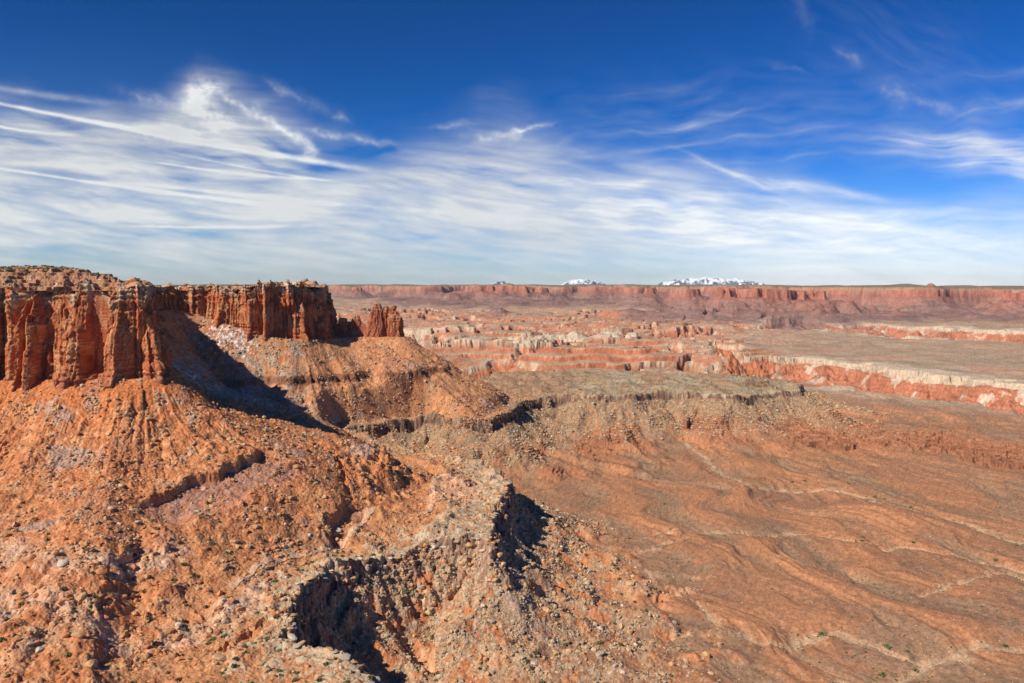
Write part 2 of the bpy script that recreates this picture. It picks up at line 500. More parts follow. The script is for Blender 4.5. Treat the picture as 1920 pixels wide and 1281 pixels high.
M_GROUND = attr_mat('ground_earth', (1.7, 11), 0.8, 0.9, vor=2.6)
M_PLAIN = attr_mat('plain_earth', (0.9, 2.6), 0.22, 0.3, var=.28)
M_FAR = attr_mat('far_rock', (25, 140), 0.5, 12)
M_ROCK = attr_mat('cliff_rock', (2.2, 9), 0.9, 1.3, var=0.3)
M_STONE = attr_mat('loose_stone', (0.8, 3), 0.5, 0.3, var=0.25)


def grid_faces(nr, nc):
    i = np.arange(nr * nc).reshape(nr, nc)
    return np.stack([i[:-1, :-1], i[:-1, 1:], i[1:, 1:], i[1:, :-1]], -1).reshape(-1, 4)


def mesh_obj(name, verts, faces, col=None, mat=None, smooth=True, parent=None, **props):
    verts = np.asarray(verts, np.float32)
    faces = np.asarray(faces, np.int32)
    used = np.zeros(len(verts), bool)
    used[faces.ravel()] = True
    if not used.all():
        idx = np.cumsum(used) - 1
        verts = verts[used]
        if col is not None:
            col = col[used]
        faces = idx[faces]
    me = bpy.data.meshes.new(name)
    k = faces.shape[1]
    me.vertices.add(len(verts))
    me.vertices.foreach_set('co', verts.ravel())
    me.loops.add(faces.size)
    me.loops.foreach_set('vertex_index', faces.ravel().astype(np.int32))
    me.polygons.add(len(faces))
    me.polygons.foreach_set('loop_start', np.arange(0, faces.size, k, dtype=np.int32))
    me.polygons.foreach_set('use_smooth', np.full(len(faces), smooth))
    me.update(calc_edges=True)
    if col is not None:
        at_ = me.color_attributes.new('Col', 'FLOAT_COLOR', 'POINT')
        c4 = np.ones((len(verts), 4), np.float32)
        c4[:, :3] = np.clip(col, 0.005, 0.95)
        at_.data.foreach_set('color', c4.ravel())
    if mat:
        me.materials.append(mat)
    ob = bpy.data.objects.new(name, me)
    COL.objects.link(ob)
    if parent:
        ob.parent = parent
    for a, b in props.items():
        ob[a] = b
    return ob


def mixc(c, k, w):
    return c + (np.array(k, np.float32) - c) * np.clip(w, 0, 1)[..., None]


# ------------------------------------------------------------------ tessellate the land: fan of columns, rows follow the relief
def fan(func, pxs, r0, r1, nrow, keep=0.3, ncoarse=240, nfine=2600, wlog=55.0):
    cp = np.linspace(pxs[0], pxs[-1], ncoarse)
    if r1 > 8000:
        rf = np.r_[np.geomspace(r0, 3000, int(nfine * .72))[:-1], np.geomspace(3000, r1, int(nfine * .28))]
    else:
        rf = np.geomspace(r0, r1, nfine)
    a = np.arctan((cp - CX) / F)
    X = np.sin(a)[None, :] * rf[:, None]
    Y = np.cos(a)[None, :] * rf[:, None]
    Z = func(X.ravel(), Y.ravel())['z'].reshape(X.shape)
    el = np.arctan2(Z, rf[:, None]) * F
    hor = np.maximum.accumulate(el, 0)
    vis = el >= hor - 3
    w = np.abs(np.diff(el, axis=0)) + np.diff(np.log(rf))[:, None] * wlog
    w = w * np.where(vis[1:] | vis[:-1], 1.0, keep)
    for _ in range(36):
        w = (np.c_[w[:, :1], w[:, :-1]] + 2 * w + np.c_[w[:, 1:], w[:, -1:]]) / 4
    cdf = np.vstack([np.zeros((1, ncoarse)), np.cumsum(w, 0)])
    cdf /= cdf[-1]
    t = np.linspace(0, 1, nrow)
    RR = np.stack([np.interp(t, cdf[:, j], rf) for j in range(ncoarse)], 1)
    ci = np.interp(pxs, cp, np.arange(ncoarse))
    i0 = np.minimum(ci.astype(int), ncoarse - 2)
    f = ci - i0
    R = RR[:, i0] * (1 - f) + RR[:, i0 + 1] * f
    a = np.arctan((pxs - CX) / F)
    return np.sin(a)[None, :] * R, np.cos(a)[None, :] * R, R


def grid_normals(X, Y, Z):
    P = np.stack([X, Y, Z], -1)
    du = np.empty_like(P)
    dv = np.empty_like(P)
    du[:, 1:-1] = P[:, 2:] - P[:, :-2]
    du[:, 0], du[:, -1] = P[:, 1] - P[:, 0], P[:, -1] - P[:, -2]
    dv[1:-1] = P[2:] - P[:-2]
    dv[0], dv[-1] = P[1] - P[0], P[-1] - P[-2]
    n = np.cross(du, dv)
    ln = np.linalg.norm(n, axis=-1, keepdims=True)
    return n / np.maximum(ln, 1e-9), ln[..., 0] / 4


pxs = np.linspace(-230, 2150, int(1480 * Q))
NR = int(1350 * Q)
X, Y, R = fan(terrain, pxs, 300, 44000, NR)
T = terrain(X.ravel(), Y.ravel())
Z = T['z'].reshape(X.shape)
NRM, AREA = grid_normals(X, Y, Z)
if NRM[..., 2].mean() < 0:
    NRM = -NRM
slope = 1 - NRM[..., 2].ravel()          # 0 flat .. 1 vertical
ELV = np.arctan2(Z, R)
VIS = ELV >= np.maximum.accumulate(ELV, 0) - 0.0006
g = {k: np.asarray(v).ravel() for k, v in T.items()}
xr, yr, zr = X.ravel(), Y.ravel(), Z.ravel()
# ---- colour of the ground by what it is made of
n1 = fb(2, xr, yr, 40)
n2 = fb(4, xr + 91, yr, 14)
n3 = fb(4, *rot(xr, yr, 20), 5)
n4 = fb(0, xr, yr + 333, 140)
c = np.empty((len(xr), 3), np.float32)
c[:] = (0.405, 0.195, 0.103)
c = mixc(c, (0.32, 0.175, 0.10), sst(-.3, 1.2, n4) * .75)                 # greyer crust
c = mixc(c, (0.48, 0.22, 0.108), sst(0.1, 1.3, g['spur']) * .75)
c = mixc(c, (0.31, 0.195, 0.12), sst(-.1, -1.2, g['spur'] + .35 * n1) * .75)   # stony hollows
c = mixc(c, (0.46, 0.27, 0.155), sst(15, 4, g['wash']) * (.36 + .22 * n2))
c = mixc(c, (0.58, 0.42, 0.27), sst(5, 2, g['wash'] + 1.5 * n2) * .6)
# red slopes under the mesa
tw = g['talus_w']
cs = np.empty_like(c)
cs[:] = (0.53, 0.207, 0.090)
cs = mixc(cs, (0.61, 0.32, 0.155), sst(-.4, 1.4, n1 + .6 * n2) * .7)
cs = mixc(cs, (0.56, 0.28, 0.14), g['tb'] * (0.75 + .2 * n1))
cs = mixc(cs, (0.56, 0.19, 0.068), sst(70, 20, g['dC'] + 14 * n1) * (1 - g['tb']) * .9)
cs = mixc(cs, (0.40, 0.20, 0.14), sst(.7, 1.6, n4 + .5 * n1) * .6)
cs = mixc(cs, (0.40, 0.30, 0.25), sst(1.2, 1.9, fb(0, xr + 50, yr, 100) + .3 * n2) * .7)
cs = mixc(cs, (0.56, 0.34, 0.20), sst(260, 380, g['dC']) * sst(.3, 1.3, fb(1, xr, yr, 60)) * .7)
alc = np.exp(-((xr + 440) ** 2 / 120.0 ** 2 + (yr - 1190) ** 2 / 240.0 ** 2))
cs = mixc(cs, (0.44, 0.35, 0.275), sst(.2, .7, alc + .15 * n1))  # grey alcove rock, colour lightened to offset weak ambient light in the shadow
cs = mixc(cs, (0.17, 0.075, 0.05), g['ledge'] * .85)
cs = mixc(cs, (0.36, 0.20, 0.155), g['pur'] * (.75 + .3 * n2))  # purple-grey shade of slopes turned from the sun, put into the colour
sn = np.exp(-((xr + 505) ** 2 / 60.0 ** 2 + (yr - 1425) ** 2 / 32.0 ** 2)) + 1.0 * np.exp(-((xr + 470) ** 2 / 34.0 ** 2 + (yr - 1120) ** 2 / 40.0 ** 2))
cs = mixc(cs, (0.80, 0.82, 0.86), sst(.9, 1.2, sn * (.85 + .55 * n2 + .45 * n3)) * .8)
c = c * (1 - tw[:, None]) + cs * tw[:, None]
# bench tops: red soil, pale rock near the rim
nr_w = sst(-120, -60, g['dB'] + 20 * n1)
bt = sst(4, -3, g['dBj']) * np.maximum(1 - tw, nr_w * (1 - g['rimfar'] * sst(-6, -22, g['dB'])))
cb = np.empty_like(c)
cb[:] = (0.54, 0.245, 0.11)
pale = sst(-52, -6, g['dB'] + 18 * n1 + 44 * sst(-110, -40, xr) * sst(700, 800, yr) * (1 - g['rimfar'])) + g['rimfar'] * .55
cb = mixc(cb, (0.53, 0.43, 0.295), np.maximum(pale * (.75 + .3 * n2), .8 * sst(-16, -6, g['dB'] + 3 * n2)))
cb = mixc(cb, (0.36, 0.285, 0.185), g['rimfar'] * .75)
cb = mixc(cb, (0.47, 0.39, 0.28), g['rimfar'] * sst(0, 1.4, n4 + .5 * n2) * .7)
cb = mixc(cb, (0.42, 0.22, 0.125), g['rimfar'] * np.clip(sst(.2, 1.3, -n4 + .4 * n1) + sst(250, 60, xr), 0, 1) * .7)
cb = mixc(cb, (0.30, 0.24, 0.15), sst(.2, 1.2, n2 + .3 * n3) * pale * .5)
c = c * (1 - bt[:, None]) + cb * bt[:, None]
for P in (((0, 1115), (90, 1135), (160, 1140), (250, 1118), (330, 1090)), ((320, 1195), (390, 1172), (450, 1140), (480, 1110)), ((0, 1180), (120, 1190), (240, 1215))):
    P = catmull([at(a_, b_, -243) for a_, b_ in P], 3)
    sel = (g['r'] < 800) & (xr < -60)
    c[sel] = mixc(c[sel], (0.66, 0.44, 0.30), sst(17, 3, pdist(xr[sel] + 3 * n1[sel], yr[sel] + 5 * n2[sel], P)) * .65)
# rim cliffs and rubble aprons
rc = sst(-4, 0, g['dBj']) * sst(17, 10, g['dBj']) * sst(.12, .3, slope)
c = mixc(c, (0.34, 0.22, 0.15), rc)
c = mixc(c, (0.12, 0.08, 0.06), rc * g['rimfar'] * .9)  # undercut shade of the far rim, put into the face colour
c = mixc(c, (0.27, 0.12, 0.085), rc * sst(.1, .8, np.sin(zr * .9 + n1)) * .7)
tm = g['talm'] * sst(-.9, .6, n1 + .7 * n2 + 1.0 - g['dsp'] / 70)
c = mixc(c, (0.38, 0.27, 0.17), tm * .85)
c = mixc(c, (0.32, 0.215, 0.125), tm * g['rimfar'] * .8)
c = mixc(c, (0.54, 0.41, 0.28), tm * sst(.4, 1.2, n3) * .6 * (1 - .6 * g['rimfar']))
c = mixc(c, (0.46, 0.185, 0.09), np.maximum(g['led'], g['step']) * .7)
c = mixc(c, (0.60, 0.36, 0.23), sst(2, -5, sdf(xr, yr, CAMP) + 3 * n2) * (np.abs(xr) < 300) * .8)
c = mixc(c, (0.20, 0.085, 0.05), np.maximum(g['led'], g['step']) * sst(.10, .25, slope) * .8)  # undershadow of the ledge risers, painted as a darker tone
# canyon country
ff = sst(2000, 3200, g['r'])
fc = np.empty_like(c)
m1 = fb(0, xr, yr, 600)
m2 = fb(2, xr, yr, 180)
m3 = fb(4, xr, yr, 60)
fc[:] = (0.26, 0.155, 0.092)
fc = mixc(fc, (0.40, 0.145, 0.075), sst(-.5, .6, m1 + 1.0 * g['lm'] - .3))
fc = mixc(fc, (0.40, 0.29, 0.19), sst(.5, 1.6, m2 + .5 * m3) * .4)
rk = g['rimk']
fc = mixc(fc, (0.56, 0.45, 0.33), sst(45, 5, rk + 25 * m2 + 12 * m3 - 70 * (1 - g['lm'])) * sst(-2, 2, rk) * (.9 - .22 * g['lm']))
fc = mixc(fc, (0.54, 0.42, 0.295), sst(-1, 1, g['ins']) * sst(32, 24, g['ins']))
wl2 = sst(22, 30, g['ins'])
red = np.empty_like(c)
red[:] = (0.46, 0.185, 0.10)
band = np.sin(g['dep'] * 0.42 + m2)
red = mixc(red, (0.34, 0.12, 0.075), sst(.1, .8, band) * .7)
red = mixc(red, (0.55, 0.42, 0.31), sst(.75, 1.5, fb(2, xr, yr + 900, 210) + .4 * m3))
fl = sst(190, 260, g['ins'])
red = mixc(red, (0.33, 0.17, 0.105), fl * .8)
red = mixc(red, (0.52, 0.40, 0.28), fl * sst(.5, 1.2, m2) * .7)
fc = fc * (1 - wl2[:, None]) + red * wl2[:, None]
fc = mixc(fc, (0.44, 0.160, 0.078), sst(.012, .09, slope) * g['lm'] * sst(3, 20, np.abs(rk) + 8 * m3) * .8)
fc = mixc(fc, (0.56, 0.46, 0.33), g['but'] * g['lm'] * .85)
g['lm2'] = g['lm'] * sst(2650, 3000, g['r']) * g['layw']
fc = mixc(fc, (0.56, 0.43, 0.30), g['lm2'] * np.maximum(sst(.87, .9, g['layer']), sst(.12, .02, g['layer'])) * (.55 + .35 * m3))
fc = mixc(fc, (0.44, 0.150, 0.075), g['lm2'] * sst(.70, .77, g['layer']) * sst(.885, .865, g['layer']) * .9)
ln_ = 0 * sst(.75, .95, np.sin(zr * .30 + 1.5 * m1)) * sst(0.01, 0.08, slope) * g['lm']
fc = mixc(fc, (0.52, 0.40, 0.28), ln_ * .35)
c = c * (1 - ff[:, None]) + fc * ff[:, None]
# far mesas
mm = g['m']
wc = np.empty_like(c)
wc[:] = (0.27, 0.16, 0.13)
wc = mixc(wc, (0.37, 0.175, 0.125), sst(-800, -200, mm + 160 * m1) * (.25 + .75 * sst(1150, 1450, g['px'])))
wc = wc * .88
wc = mixc(wc, (0.34, 0.20, 0.17), sst(.3, .9, np.sin(zr * .11 + m1)) * sst(-100, -300, mm) * .6)
wc = mixc(wc, (0.42, 0.165, 0.105), sst(-20, 10, mm))
wc = mixc(wc, (0.33, 0.13, 0.09), sst(-140, -110, mm) * sst(-10, -60, mm))
wc = mixc(wc, (0.30, 0.11, 0.08), sst(.3, 1.2, fb(2, xr, yr, 110)) * sst(-30, 0, mm) * sst(90, 40, mm) * .7)
wc = mixc(wc, (0.40, 0.24, 0.16), sst(40, 120, mm) * .8)
wc = mixc(wc, (0.22, 0.17, 0.11), sst(250, 320, mm) * .9)
fw = sst(-1500, -900, mm)
c = c * (1 - fw[:, None]) + wc * fw[:, None]
# small scale mottling of the soil itself
spk = np.random.default_rng(5).standard_normal(len(xr)).astype(np.float32)
mot = 1 + 0.075 * np.clip(spk, -2, 2) * (1 - ff) + 0.10 * np.clip(n2, -2, 2) + 0.10 * np.clip(n3, -2, 2) * (1 - ff)
c = c * mot[:, None]

faces = grid_faces(*X.shape)
V = np.stack([xr, yr, zr], -1)
fq = faces[:, 0]
far_f = g['r'][fq] > 2500
mes_f = (g['m'][fq] > -1500) & (g['r'][fq] > 6000)
up_f = ~far_f & (g['talus_w'][fq] > 0.5) & (g['dC'][fq] < 480) & (g['dB'][fq] < -45)
be_f = ~far_f & ~up_f & (g['dB'][fq] < 95)
pl_f = ~far_f & ~up_f & ~be_f
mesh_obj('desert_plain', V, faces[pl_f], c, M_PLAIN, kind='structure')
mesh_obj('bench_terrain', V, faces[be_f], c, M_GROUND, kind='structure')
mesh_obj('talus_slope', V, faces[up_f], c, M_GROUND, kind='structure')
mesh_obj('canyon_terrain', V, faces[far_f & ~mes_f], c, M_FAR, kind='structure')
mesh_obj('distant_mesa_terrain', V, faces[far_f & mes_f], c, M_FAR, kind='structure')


# ------------------------------------------------------------------ cliffs
def col_layer(s, v, width, seed, lo=0.25, part=0.5, wob=0.12):
    """rounded vertical columns between joints; returns relief 0..1"""
    r = np.random.default_rng(seed)
    n = int(s.max() / width) + 6
    w = width * (0.5 + 1.0 * r.random(n))
    b = np.cumsum(w) - w[0] - width
    dep = lo + (1 - lo) * r.random(n)
    top = np.where(r.random(n) < part, 0.35 + 0.6 * r.random(n), 1.5)
    cut = 0.04 + .10 * r.random(n)
    tilt = .35 * (r.random(n) - .5)
    i = np.clip(np.searchsorted(b, s) - 1, 0, n - 2)
    t = (s - b[i]) / (b[i + 1] - b[i]) * 2 - 1
    flat = np.clip((1 - np.abs(t)) / cut[i], 0, 1) ** .6
    cpk = (r.random(n) * 1.2 - .7)[i]
    prow = np.where(t < cpk, (t + 1) / (cpk + 1), (1 - t) / (1 - cpk)) ** .85
    p = np.where((r.random(n) < .55)[i], prow * .9 + .1 * flat, flat)
    blk = np.floor(v * 6.5 + 9 * dep[i]).astype(int) % 17           # joints break each column into blocks
    rb = r.random((n, 17))[i, blk]
    tt = top[i] - wob * (t - tilt[i]) ** 2 * 1.6
    att = sst(tt + 0.012, tt - 0.02, v)
    flare = 1 + 0.9 * np.clip(tt - v, 0, 1) * (tt < 1.2)
    return p * (dep[i] * (1 + tilt[i] * t) + .30 * rb) * att * flare


def cliff_mesh(path, step, zb, zt, nrow, depth=(13, 6.5, 2.2), seed=5, extra=None, capin=12, closed=False):
    P, s = resample(path, step)
    tg = np.gradient(P, axis=0)
    k = max(3, int(14 / step)) | 1
    ker = np.ones(k) / k
    tg = np.stack([np.convolve(np.pad(tg[:, q], k // 2, mode='edge'), ker, 'valid') for q in (0, 1)], 1)
    tg /= np.linalg.norm(tg, axis=1, keepdims=True)
    nm = np.stack([tg[:, 1], -tg[:, 0]], 1)
    v = np.linspace(-.32, 1, nrow)
    S, Vv = np.meshgrid(s, v)
    zb_ = np.broadcast_to(zb(P[:, 0], P[:, 1]), s.shape)
    zt_ = np.broadcast_to(zt(s, P), s.shape)
    ZZ = zb_[None] + Vv * (zt_ - zb_)[None]
    wz = S + .6 * fb(1, S, np.round(ZZ / 9) * 4.5, 30) + 0.25 * fb(2, S, ZZ, 9)
    off = depth[0] * col_layer(wz, Vv, 40, seed, 0.1, 0.5)
    off += depth[1] * col_layer(wz + 3 * fb(0, S, ZZ * .2, 60), Vv, 15, seed + 1, 0.15, 0.5)
    off += depth[2] * col_layer(wz, Vv, 5.5, seed + 2, 0.1, 0.5)
    off += 0.5 * fb(2, S, ZZ * 0.35, 18) + 0.22 * fb(4, S, ZZ, 4)
    bed = np.random.default_rng(seed + 77).standard_normal(400)
    bz = ZZ / 3.1 + .5 * fb(5, S, 0 * S + 21, 120)
    off += .55 * bed[np.floor(bz).astype(int) % 400] * (.5 + .5 * sst(-.5, 1, fb(5, S, ZZ, 45)))
    # bedding ledges: base and the pale cap
    off += (3.0 * sst(0.10, 0.07, Vv + .02 * fb(2, S, 0 * S, 25)) + 2 * sst(.05, .02, Vv)) * (0.7 + .3 * fb(2, S, 0 * S + 9, 20))
    off += 0.9 * np.sign(np.sin(ZZ * 1.05 + 1.2 * fb(1, S, 0 * S + 3, 60))) * (sst(.82, .9, Vv) + .6 * sst(.22, .12, Vv))
    off += 2.0 * sst(.84, .87, Vv) * sst(-.5, .5, fb(2, S, 0 * S + 60, 30)) - 3.0 * sst(.955, 1.0, Vv)
    tier = sst(-.5, .3, fb(5, S, 0 * S + 33, 150))
    off -= 6.5 * tier * sst(.70, .725, Vv + .035 * fb(2, S, 0 * S + 71, 40))
    off += (1 - Vv) * 5 - 21
    if extra is not None:
        ad_, mk_ = extra(S, Vv, P)
        off = (off + ad_) * (1 - mk_) - 22 * mk_
    XX = P[None, :, 0] + nm[None, :, 0] * off
    YY = P[None, :, 1] + nm[None, :, 1] * off
    # colour
    cc = np.empty(S.shape + (3,), np.float32)
    cc[:] = (0.47, 0.155, 0.068)
    a1 = fb(2, S, ZZ * .3, 14)
    a2 = fb(3, S, ZZ * .10, 7)
    a3 = fb(4, S, ZZ, 4)
    cc = mixc(cc, (0.60, 0.30, 0.14), sst(-.4, 1.2, a1 + .4 * a3) * .85)
    cc = mixc(cc, (0.25, 0.075, 0.045), sst(.3, 1.3, a2) * .85)
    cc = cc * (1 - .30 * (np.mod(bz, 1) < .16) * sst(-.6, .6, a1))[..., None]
    cc = mixc(cc, (0.46, 0.115, 0.045), sst(.5, 1.5, fb(0, S, ZZ, 50)) * .6)
    bandn = .03 * fb(2, S, 0 * S, 30)
    cc = mixc(cc, (0.58, 0.42, 0.27), sst(.84, .90, Vv + bandn) * (.55 + .35 * a1))
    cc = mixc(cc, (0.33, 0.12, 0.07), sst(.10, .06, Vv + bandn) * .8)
    hb = np.sin(ZZ * 1.9 + 2 * a1)
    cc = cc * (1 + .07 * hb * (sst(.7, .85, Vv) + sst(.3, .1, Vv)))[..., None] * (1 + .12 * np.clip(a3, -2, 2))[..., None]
    # roll over the top edge
    if capin:
        XX = np.vstack([XX, XX[-1:] - nm[None, :, 0] * capin * .4, XX[-1:] - nm[None, :, 0] * capin])
        YY = np.vstack([YY, YY[-1:] - nm[None, :, 1] * capin * .4, YY[-1:] - nm[None, :, 1] * capin])
        ZZ = np.vstack([ZZ, ZZ[-1:] + .3, ZZ[-1:] - 3])
        cc = np.concatenate([cc, cc[-1:], cc[-1:]], 0)
    return np.stack([XX, YY, ZZ], -1), cc


def zb_f(x, y):
    return ZB + 62 * np.exp(-((x + 600) ** 2 + (y - 1400) ** 2) / 120.0 ** 2) * .95


RIMP = resample(MESA_RIM, 1.0)[0]


def zt_f(s, P):
    h = -5 + 3.5 * fb(2, s, 0 * s, 80) + np.round(1.3 * fb(3, s, 0 * s + 5, 26)) * 2.6
    return h + 9 * sst(1250, 1420, P[:, 1]) - 20 * sst(-384, -354, P[:, 0]) * sst(1400, 1500, P[:, 1]) - 7 * sst(-480, -500, P[:, 0]) * sst(1400, 1440, P[:, 1])


def mesa_extra(S, Vv, P):
    pxx = (CX + F * P[:, 0] / P[:, 1])[None]
    front = (P[:, 1] < 900)[None] * 1.0
    back = (P[:, 1] > 1380)[None] * 1.0
    e = 0
    # tall shadowed recess and the arched buttress on the near face
    mk = front * sst(150, 154, pxx) * sst(193, 188, pxx) * sst(.08, .14, Vv)
    mk = np.maximum(mk, .8 * front * sst(37, 40, pxx) * sst(50, 46, pxx) * sst(.1, .2, Vv))
    mk = np.maximum(mk, .55 * front * sst(99, 100.5, pxx) * sst(104, 102.5, pxx) * sst(.3, .4, Vv))
    e = e + 9 * front * np.exp(-((pxx - 215) / 24) ** 2) * sst(.66, .5, Vv + 0.12 * ((pxx - 215) / 22) ** 2)
    e = e + 11 * front * np.exp(-((pxx - 122) / 17) ** 2) * (1 - .75 * Vv)
    e = e + 8 * front * np.exp(-((pxx - 60) / 12) ** 2) * sst(.9, .7, Vv)
    e = e - 10 * front * sst(38, 42, pxx) * sst(52, 48, pxx)
    e = e + 7 * front * np.exp(-((pxx - 18) / 16) ** 2)
    e = e + 8 * sst(.24, .16, Vv) * np.exp(-((pxx - 285) / 28) ** 2) * front
    # alcove in the big red end face of the rear cliff
    e = e - 9 * back * sst(515, 522, pxx) * sst(560, 550, pxx) * sst(.62, .5, Vv)
    for p in (372, 412, 432, 470, 498):
        e = e + 8 * back * np.exp(-((pxx - p) / 7) ** 2) * (1.15 - .7 * Vv)
    e = e + 9 * front * sst(165, 168, pxx) * sst(186, 183, pxx) * sst(.58, .66, Vv)
    return e, mk


PTS, cc = cliff_mesh(MESA_RIM, 0.85 / Q, zb_f, zt_f, int(135 * Q), extra=mesa_extra)
nr_, nc_ = PTS.shape[:2]
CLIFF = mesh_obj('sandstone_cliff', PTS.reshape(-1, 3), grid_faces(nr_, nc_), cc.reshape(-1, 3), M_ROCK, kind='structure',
                 label='sheer red sandstone cliff of fluted columns above the talus slope', category='cliff')
CLIFF_TOP_XY = PTS[-3]


def mesa_top(x, y):
    d = sdf(x, y, MESA_POLY)
    di = np.maximum(-d, 0)
    n_b, n_c, n_d = fb(1, x, y, 60), fb(2, x, y, 18), fb(4, x, y, 7)
    A = 1 - .75 * sst(1150, 1350, y)
    A = A * (0.55 + 0.45 * sst(-380, -520, x))
    u = di + 7 * n_b + 1.2 * n_c
    h = -5 + A * (24 * sst(4, 95, u) + 9 * sst(120, 400, u)) + 6 * sst(1250, 1420, y) * sst(0, 10, di)
    h = h + .25 * n_c * sst(6, 30, di)
    h = terr(h + .25 * n_c, 4.2, 6) + .10 * n_d + .1 * n_c
    h = h + 7 * np.exp(-((x + 640) ** 2 + (y - 1080) ** 2) / 60.0 ** 2) - 20 * sst(-384, -354, x) * sst(1400, 1500, y) - 7 * sst(-480, -500, x) * sst(1400, 1440, y)
    return dict(z=h, d=d)


pxt = np.linspace(-230, 640, int(760 * Q))
XT, YT, RT = fan(mesa_top, pxt, 740, 2300, int(420 * Q), keep=.3, ncoarse=160, nfine=1500, wlog=90)
tt = mesa_top(XT.ravel(), YT.ravel())
ZT = tt['z'].reshape(XT.shape)
NT_, AT = grid_normals(XT, YT, ZT)
if NT_[..., 2].mean() < 0:
    NT_ = -NT_
st = 1 - NT_[..., 2].ravel()
ct = np.empty((XT.size, 3), np.float32)
xt, yt = XT.ravel(), YT.ravel()
ct[:] = (0.42, 0.22, 0.12)
ct = mixc(ct, (0.46, 0.33, 0.21), sst(-.4, 1, fb(2, xt, yt, 20)) * .8)
ct = mixc(ct, (0.38, 0.15, 0.085), sst(.08, .35, st) * .7)
ct = mixc(ct, (0.30, 0.24, 0.14), sst(.3, 1.2, fb(4, xt, yt, 12)) * .6)
snow = sst(.9, 1.3, fb(2, xt + 70, yt, 24) + .35 * fb(4, xt, yt, 6)) * sst(20, 35, -tt['d']) * sst(110, 80, -tt['d']) * sst(.2, .08, st)
ct = mixc(ct, (0.80, 0.82, 0.86), snow)
fT = grid_faces(*XT.shape)
okf = (tt['d'][fT] < -17).all(1)
mesh_obj('mesa_top_terrain', np.stack([xt, yt, ZT.ravel()], -1), fT[okf], ct, M_GROUND, kind='structure')


# ---- the wall and towers at the end of the mesa
def tower(name, cx, cy, rx, ry, z0, z1, seed, label, category, shape, lean=(0, 0), na=120, nz=90, boxy=4.0, group=None):
    r = np.random.default_rng(seed)
    th = np.linspace(0, 2 * np.pi, na, endpoint=False)
    v = np.linspace(0, 1, nz)
    TH, VV = np.meshgrid(th, v)
    c_, s_ = np.cos(TH), np.sin(TH)
    rad = (np.abs(c_ / rx) ** boxy + np.abs(s_ / ry) ** boxy) ** (-1 / boxy)
    per = 2 * np.pi * (rx + ry) / 2
    S = TH / (2 * np.pi) * per
    ZZ = z0 + VV * (z1 - z0)
    wrap = 0.5 - 0.5 * np.cos(TH)      # keeps the seam on the far side
    prof = np.interp(VV, *zip(*shape))
    colm = col_layer(S + 1.2 * fb(1, S, ZZ, 20), VV, per / 9, seed, .2, .4) * .20 + col_layer(S, VV, per / 24, seed + 4, .1, .4) * .07
    rad = rad * prof * (0.80 + colm) + (0.7 * fb(2, S, ZZ * .4 + seed * 13, 14) + .35 * fb(4, S, ZZ, 4)) * (VV < .985)
    rad += 0.5 * np.sign(np.sin(ZZ * 1.1 + seed)) * sst(.75, .85, VV)
    rad = np.maximum(rad, .3)
    XX = cx + lean[0] * VV + c_ * rad
    YY = cy + lean[1] * VV + s_ * rad
    cc = np.empty(S.shape + (3,), np.float32)
    cc[:] = (0.37, 0.115, 0.06)
    cc = mixc(cc, (0.48, 0.24, 0.12), sst(.2, 1.4, fb(2, S, ZZ * .3 + seed, 12)) * .7)
    cc = mixc(cc, (0.24, 0.075, 0.048), sst(.4, 1.5, fb(3, S, ZZ * .1, 6)) * .7)
    cc = mixc(cc, (0.48, 0.27, 0.15), sst(.80, .95, VV) * .6)
    cc = cc * (1 + .1 * np.clip(fb(4, S, ZZ, 4), -2, 2))[..., None]
    i = np.arange(na * nz).reshape(nz, na)
    j = np.roll(i, -1, 1)
    f = np.stack([i[:-1], j[:-1], j[1:], i[1:]], -1).reshape(-1, 4)
    P = np.stack([XX, YY, ZZ], -1).reshape(-1, 3)
    P = np.vstack([P, [[XX[-1].mean(), YY[-1].mean(), z1 + .3]]])
    cc = np.vstack([cc.reshape(-1, 3), cc[-1, :1]])
    top = np.stack([i[-1], j[-1], np.full(na, na * nz), np.full(na, na * nz)], -1)
    tri = top[:, :3]
    me_f = np.vstack([f[:, [0, 1, 2]], f[:, [0, 2, 3]], tri])
    ob = mesh_obj(name, P - np.array((cx, cy, z0)), me_f, cc, M_ROCK, label=label, category=category)
    ob.location = (cx, cy, z0)
    if group:
        ob['group'] = group
    return ob


def tpx(px, d):
    return (px - CX) / F * d


def zpy(py, d):
    return -(py - HZ) / F * d


D = 1610
straight = ((0, 1.12), (.15, 1.05), (.16, 1.0), (.8, .9), (.97, .72), (1, .4))
blocky = ((0, 1.1), (.5, 1.0), (.9, .95), (.98, .85), (1, .6))
tower('rock_fin', tpx(655, D), D, 46, 10, zpy(650, D), zpy(603, D), 3, 'low ragged red rock wall joining the big cliff to the towers', 'rock wall', ((0, 1.05), (.5, 1), (.8, .8), (.93, .62), (1, .35)), boxy=6)
tower('rock_outcrop', tpx(601, 1580), 1535, 20, 12, zpy(648, 1540), zpy(604, 1540), 9, 'squat red rock block standing at the foot of the big end cliff', 'rock outcrop', blocky)
tower('rock_outcrop', tpx(643, D), D - 3, 9, 8, zpy(655, D), zpy(596, D), 13, 'small stepped red block rising from the low wall nearest the big cliff', 'rock outcrop', blocky, na=72, nz=50)
tower('rock_outcrop', tpx(668, D), D - 2, 11, 9, zpy(655, D), zpy(590, D), 17, 'squared red block rising from the low wall just before the broad tower', 'rock outcrop', ((0, 1.2), (.5, 1.05), (.8, .85), (.95, .6), (1, .35)), na=72, nz=50)
tower('rock_tower', tpx(701, D), D, 18, 12, zpy(660, D), zpy(569, D), 21, 'broad red rock tower with a pale leaning crown beside the low wall', 'rock tower', ((0, 1.6), (.3, 1.4), (.5, 1.05), (.75, .78), (.9, .6), (1, .35)), lean=(6, 0))
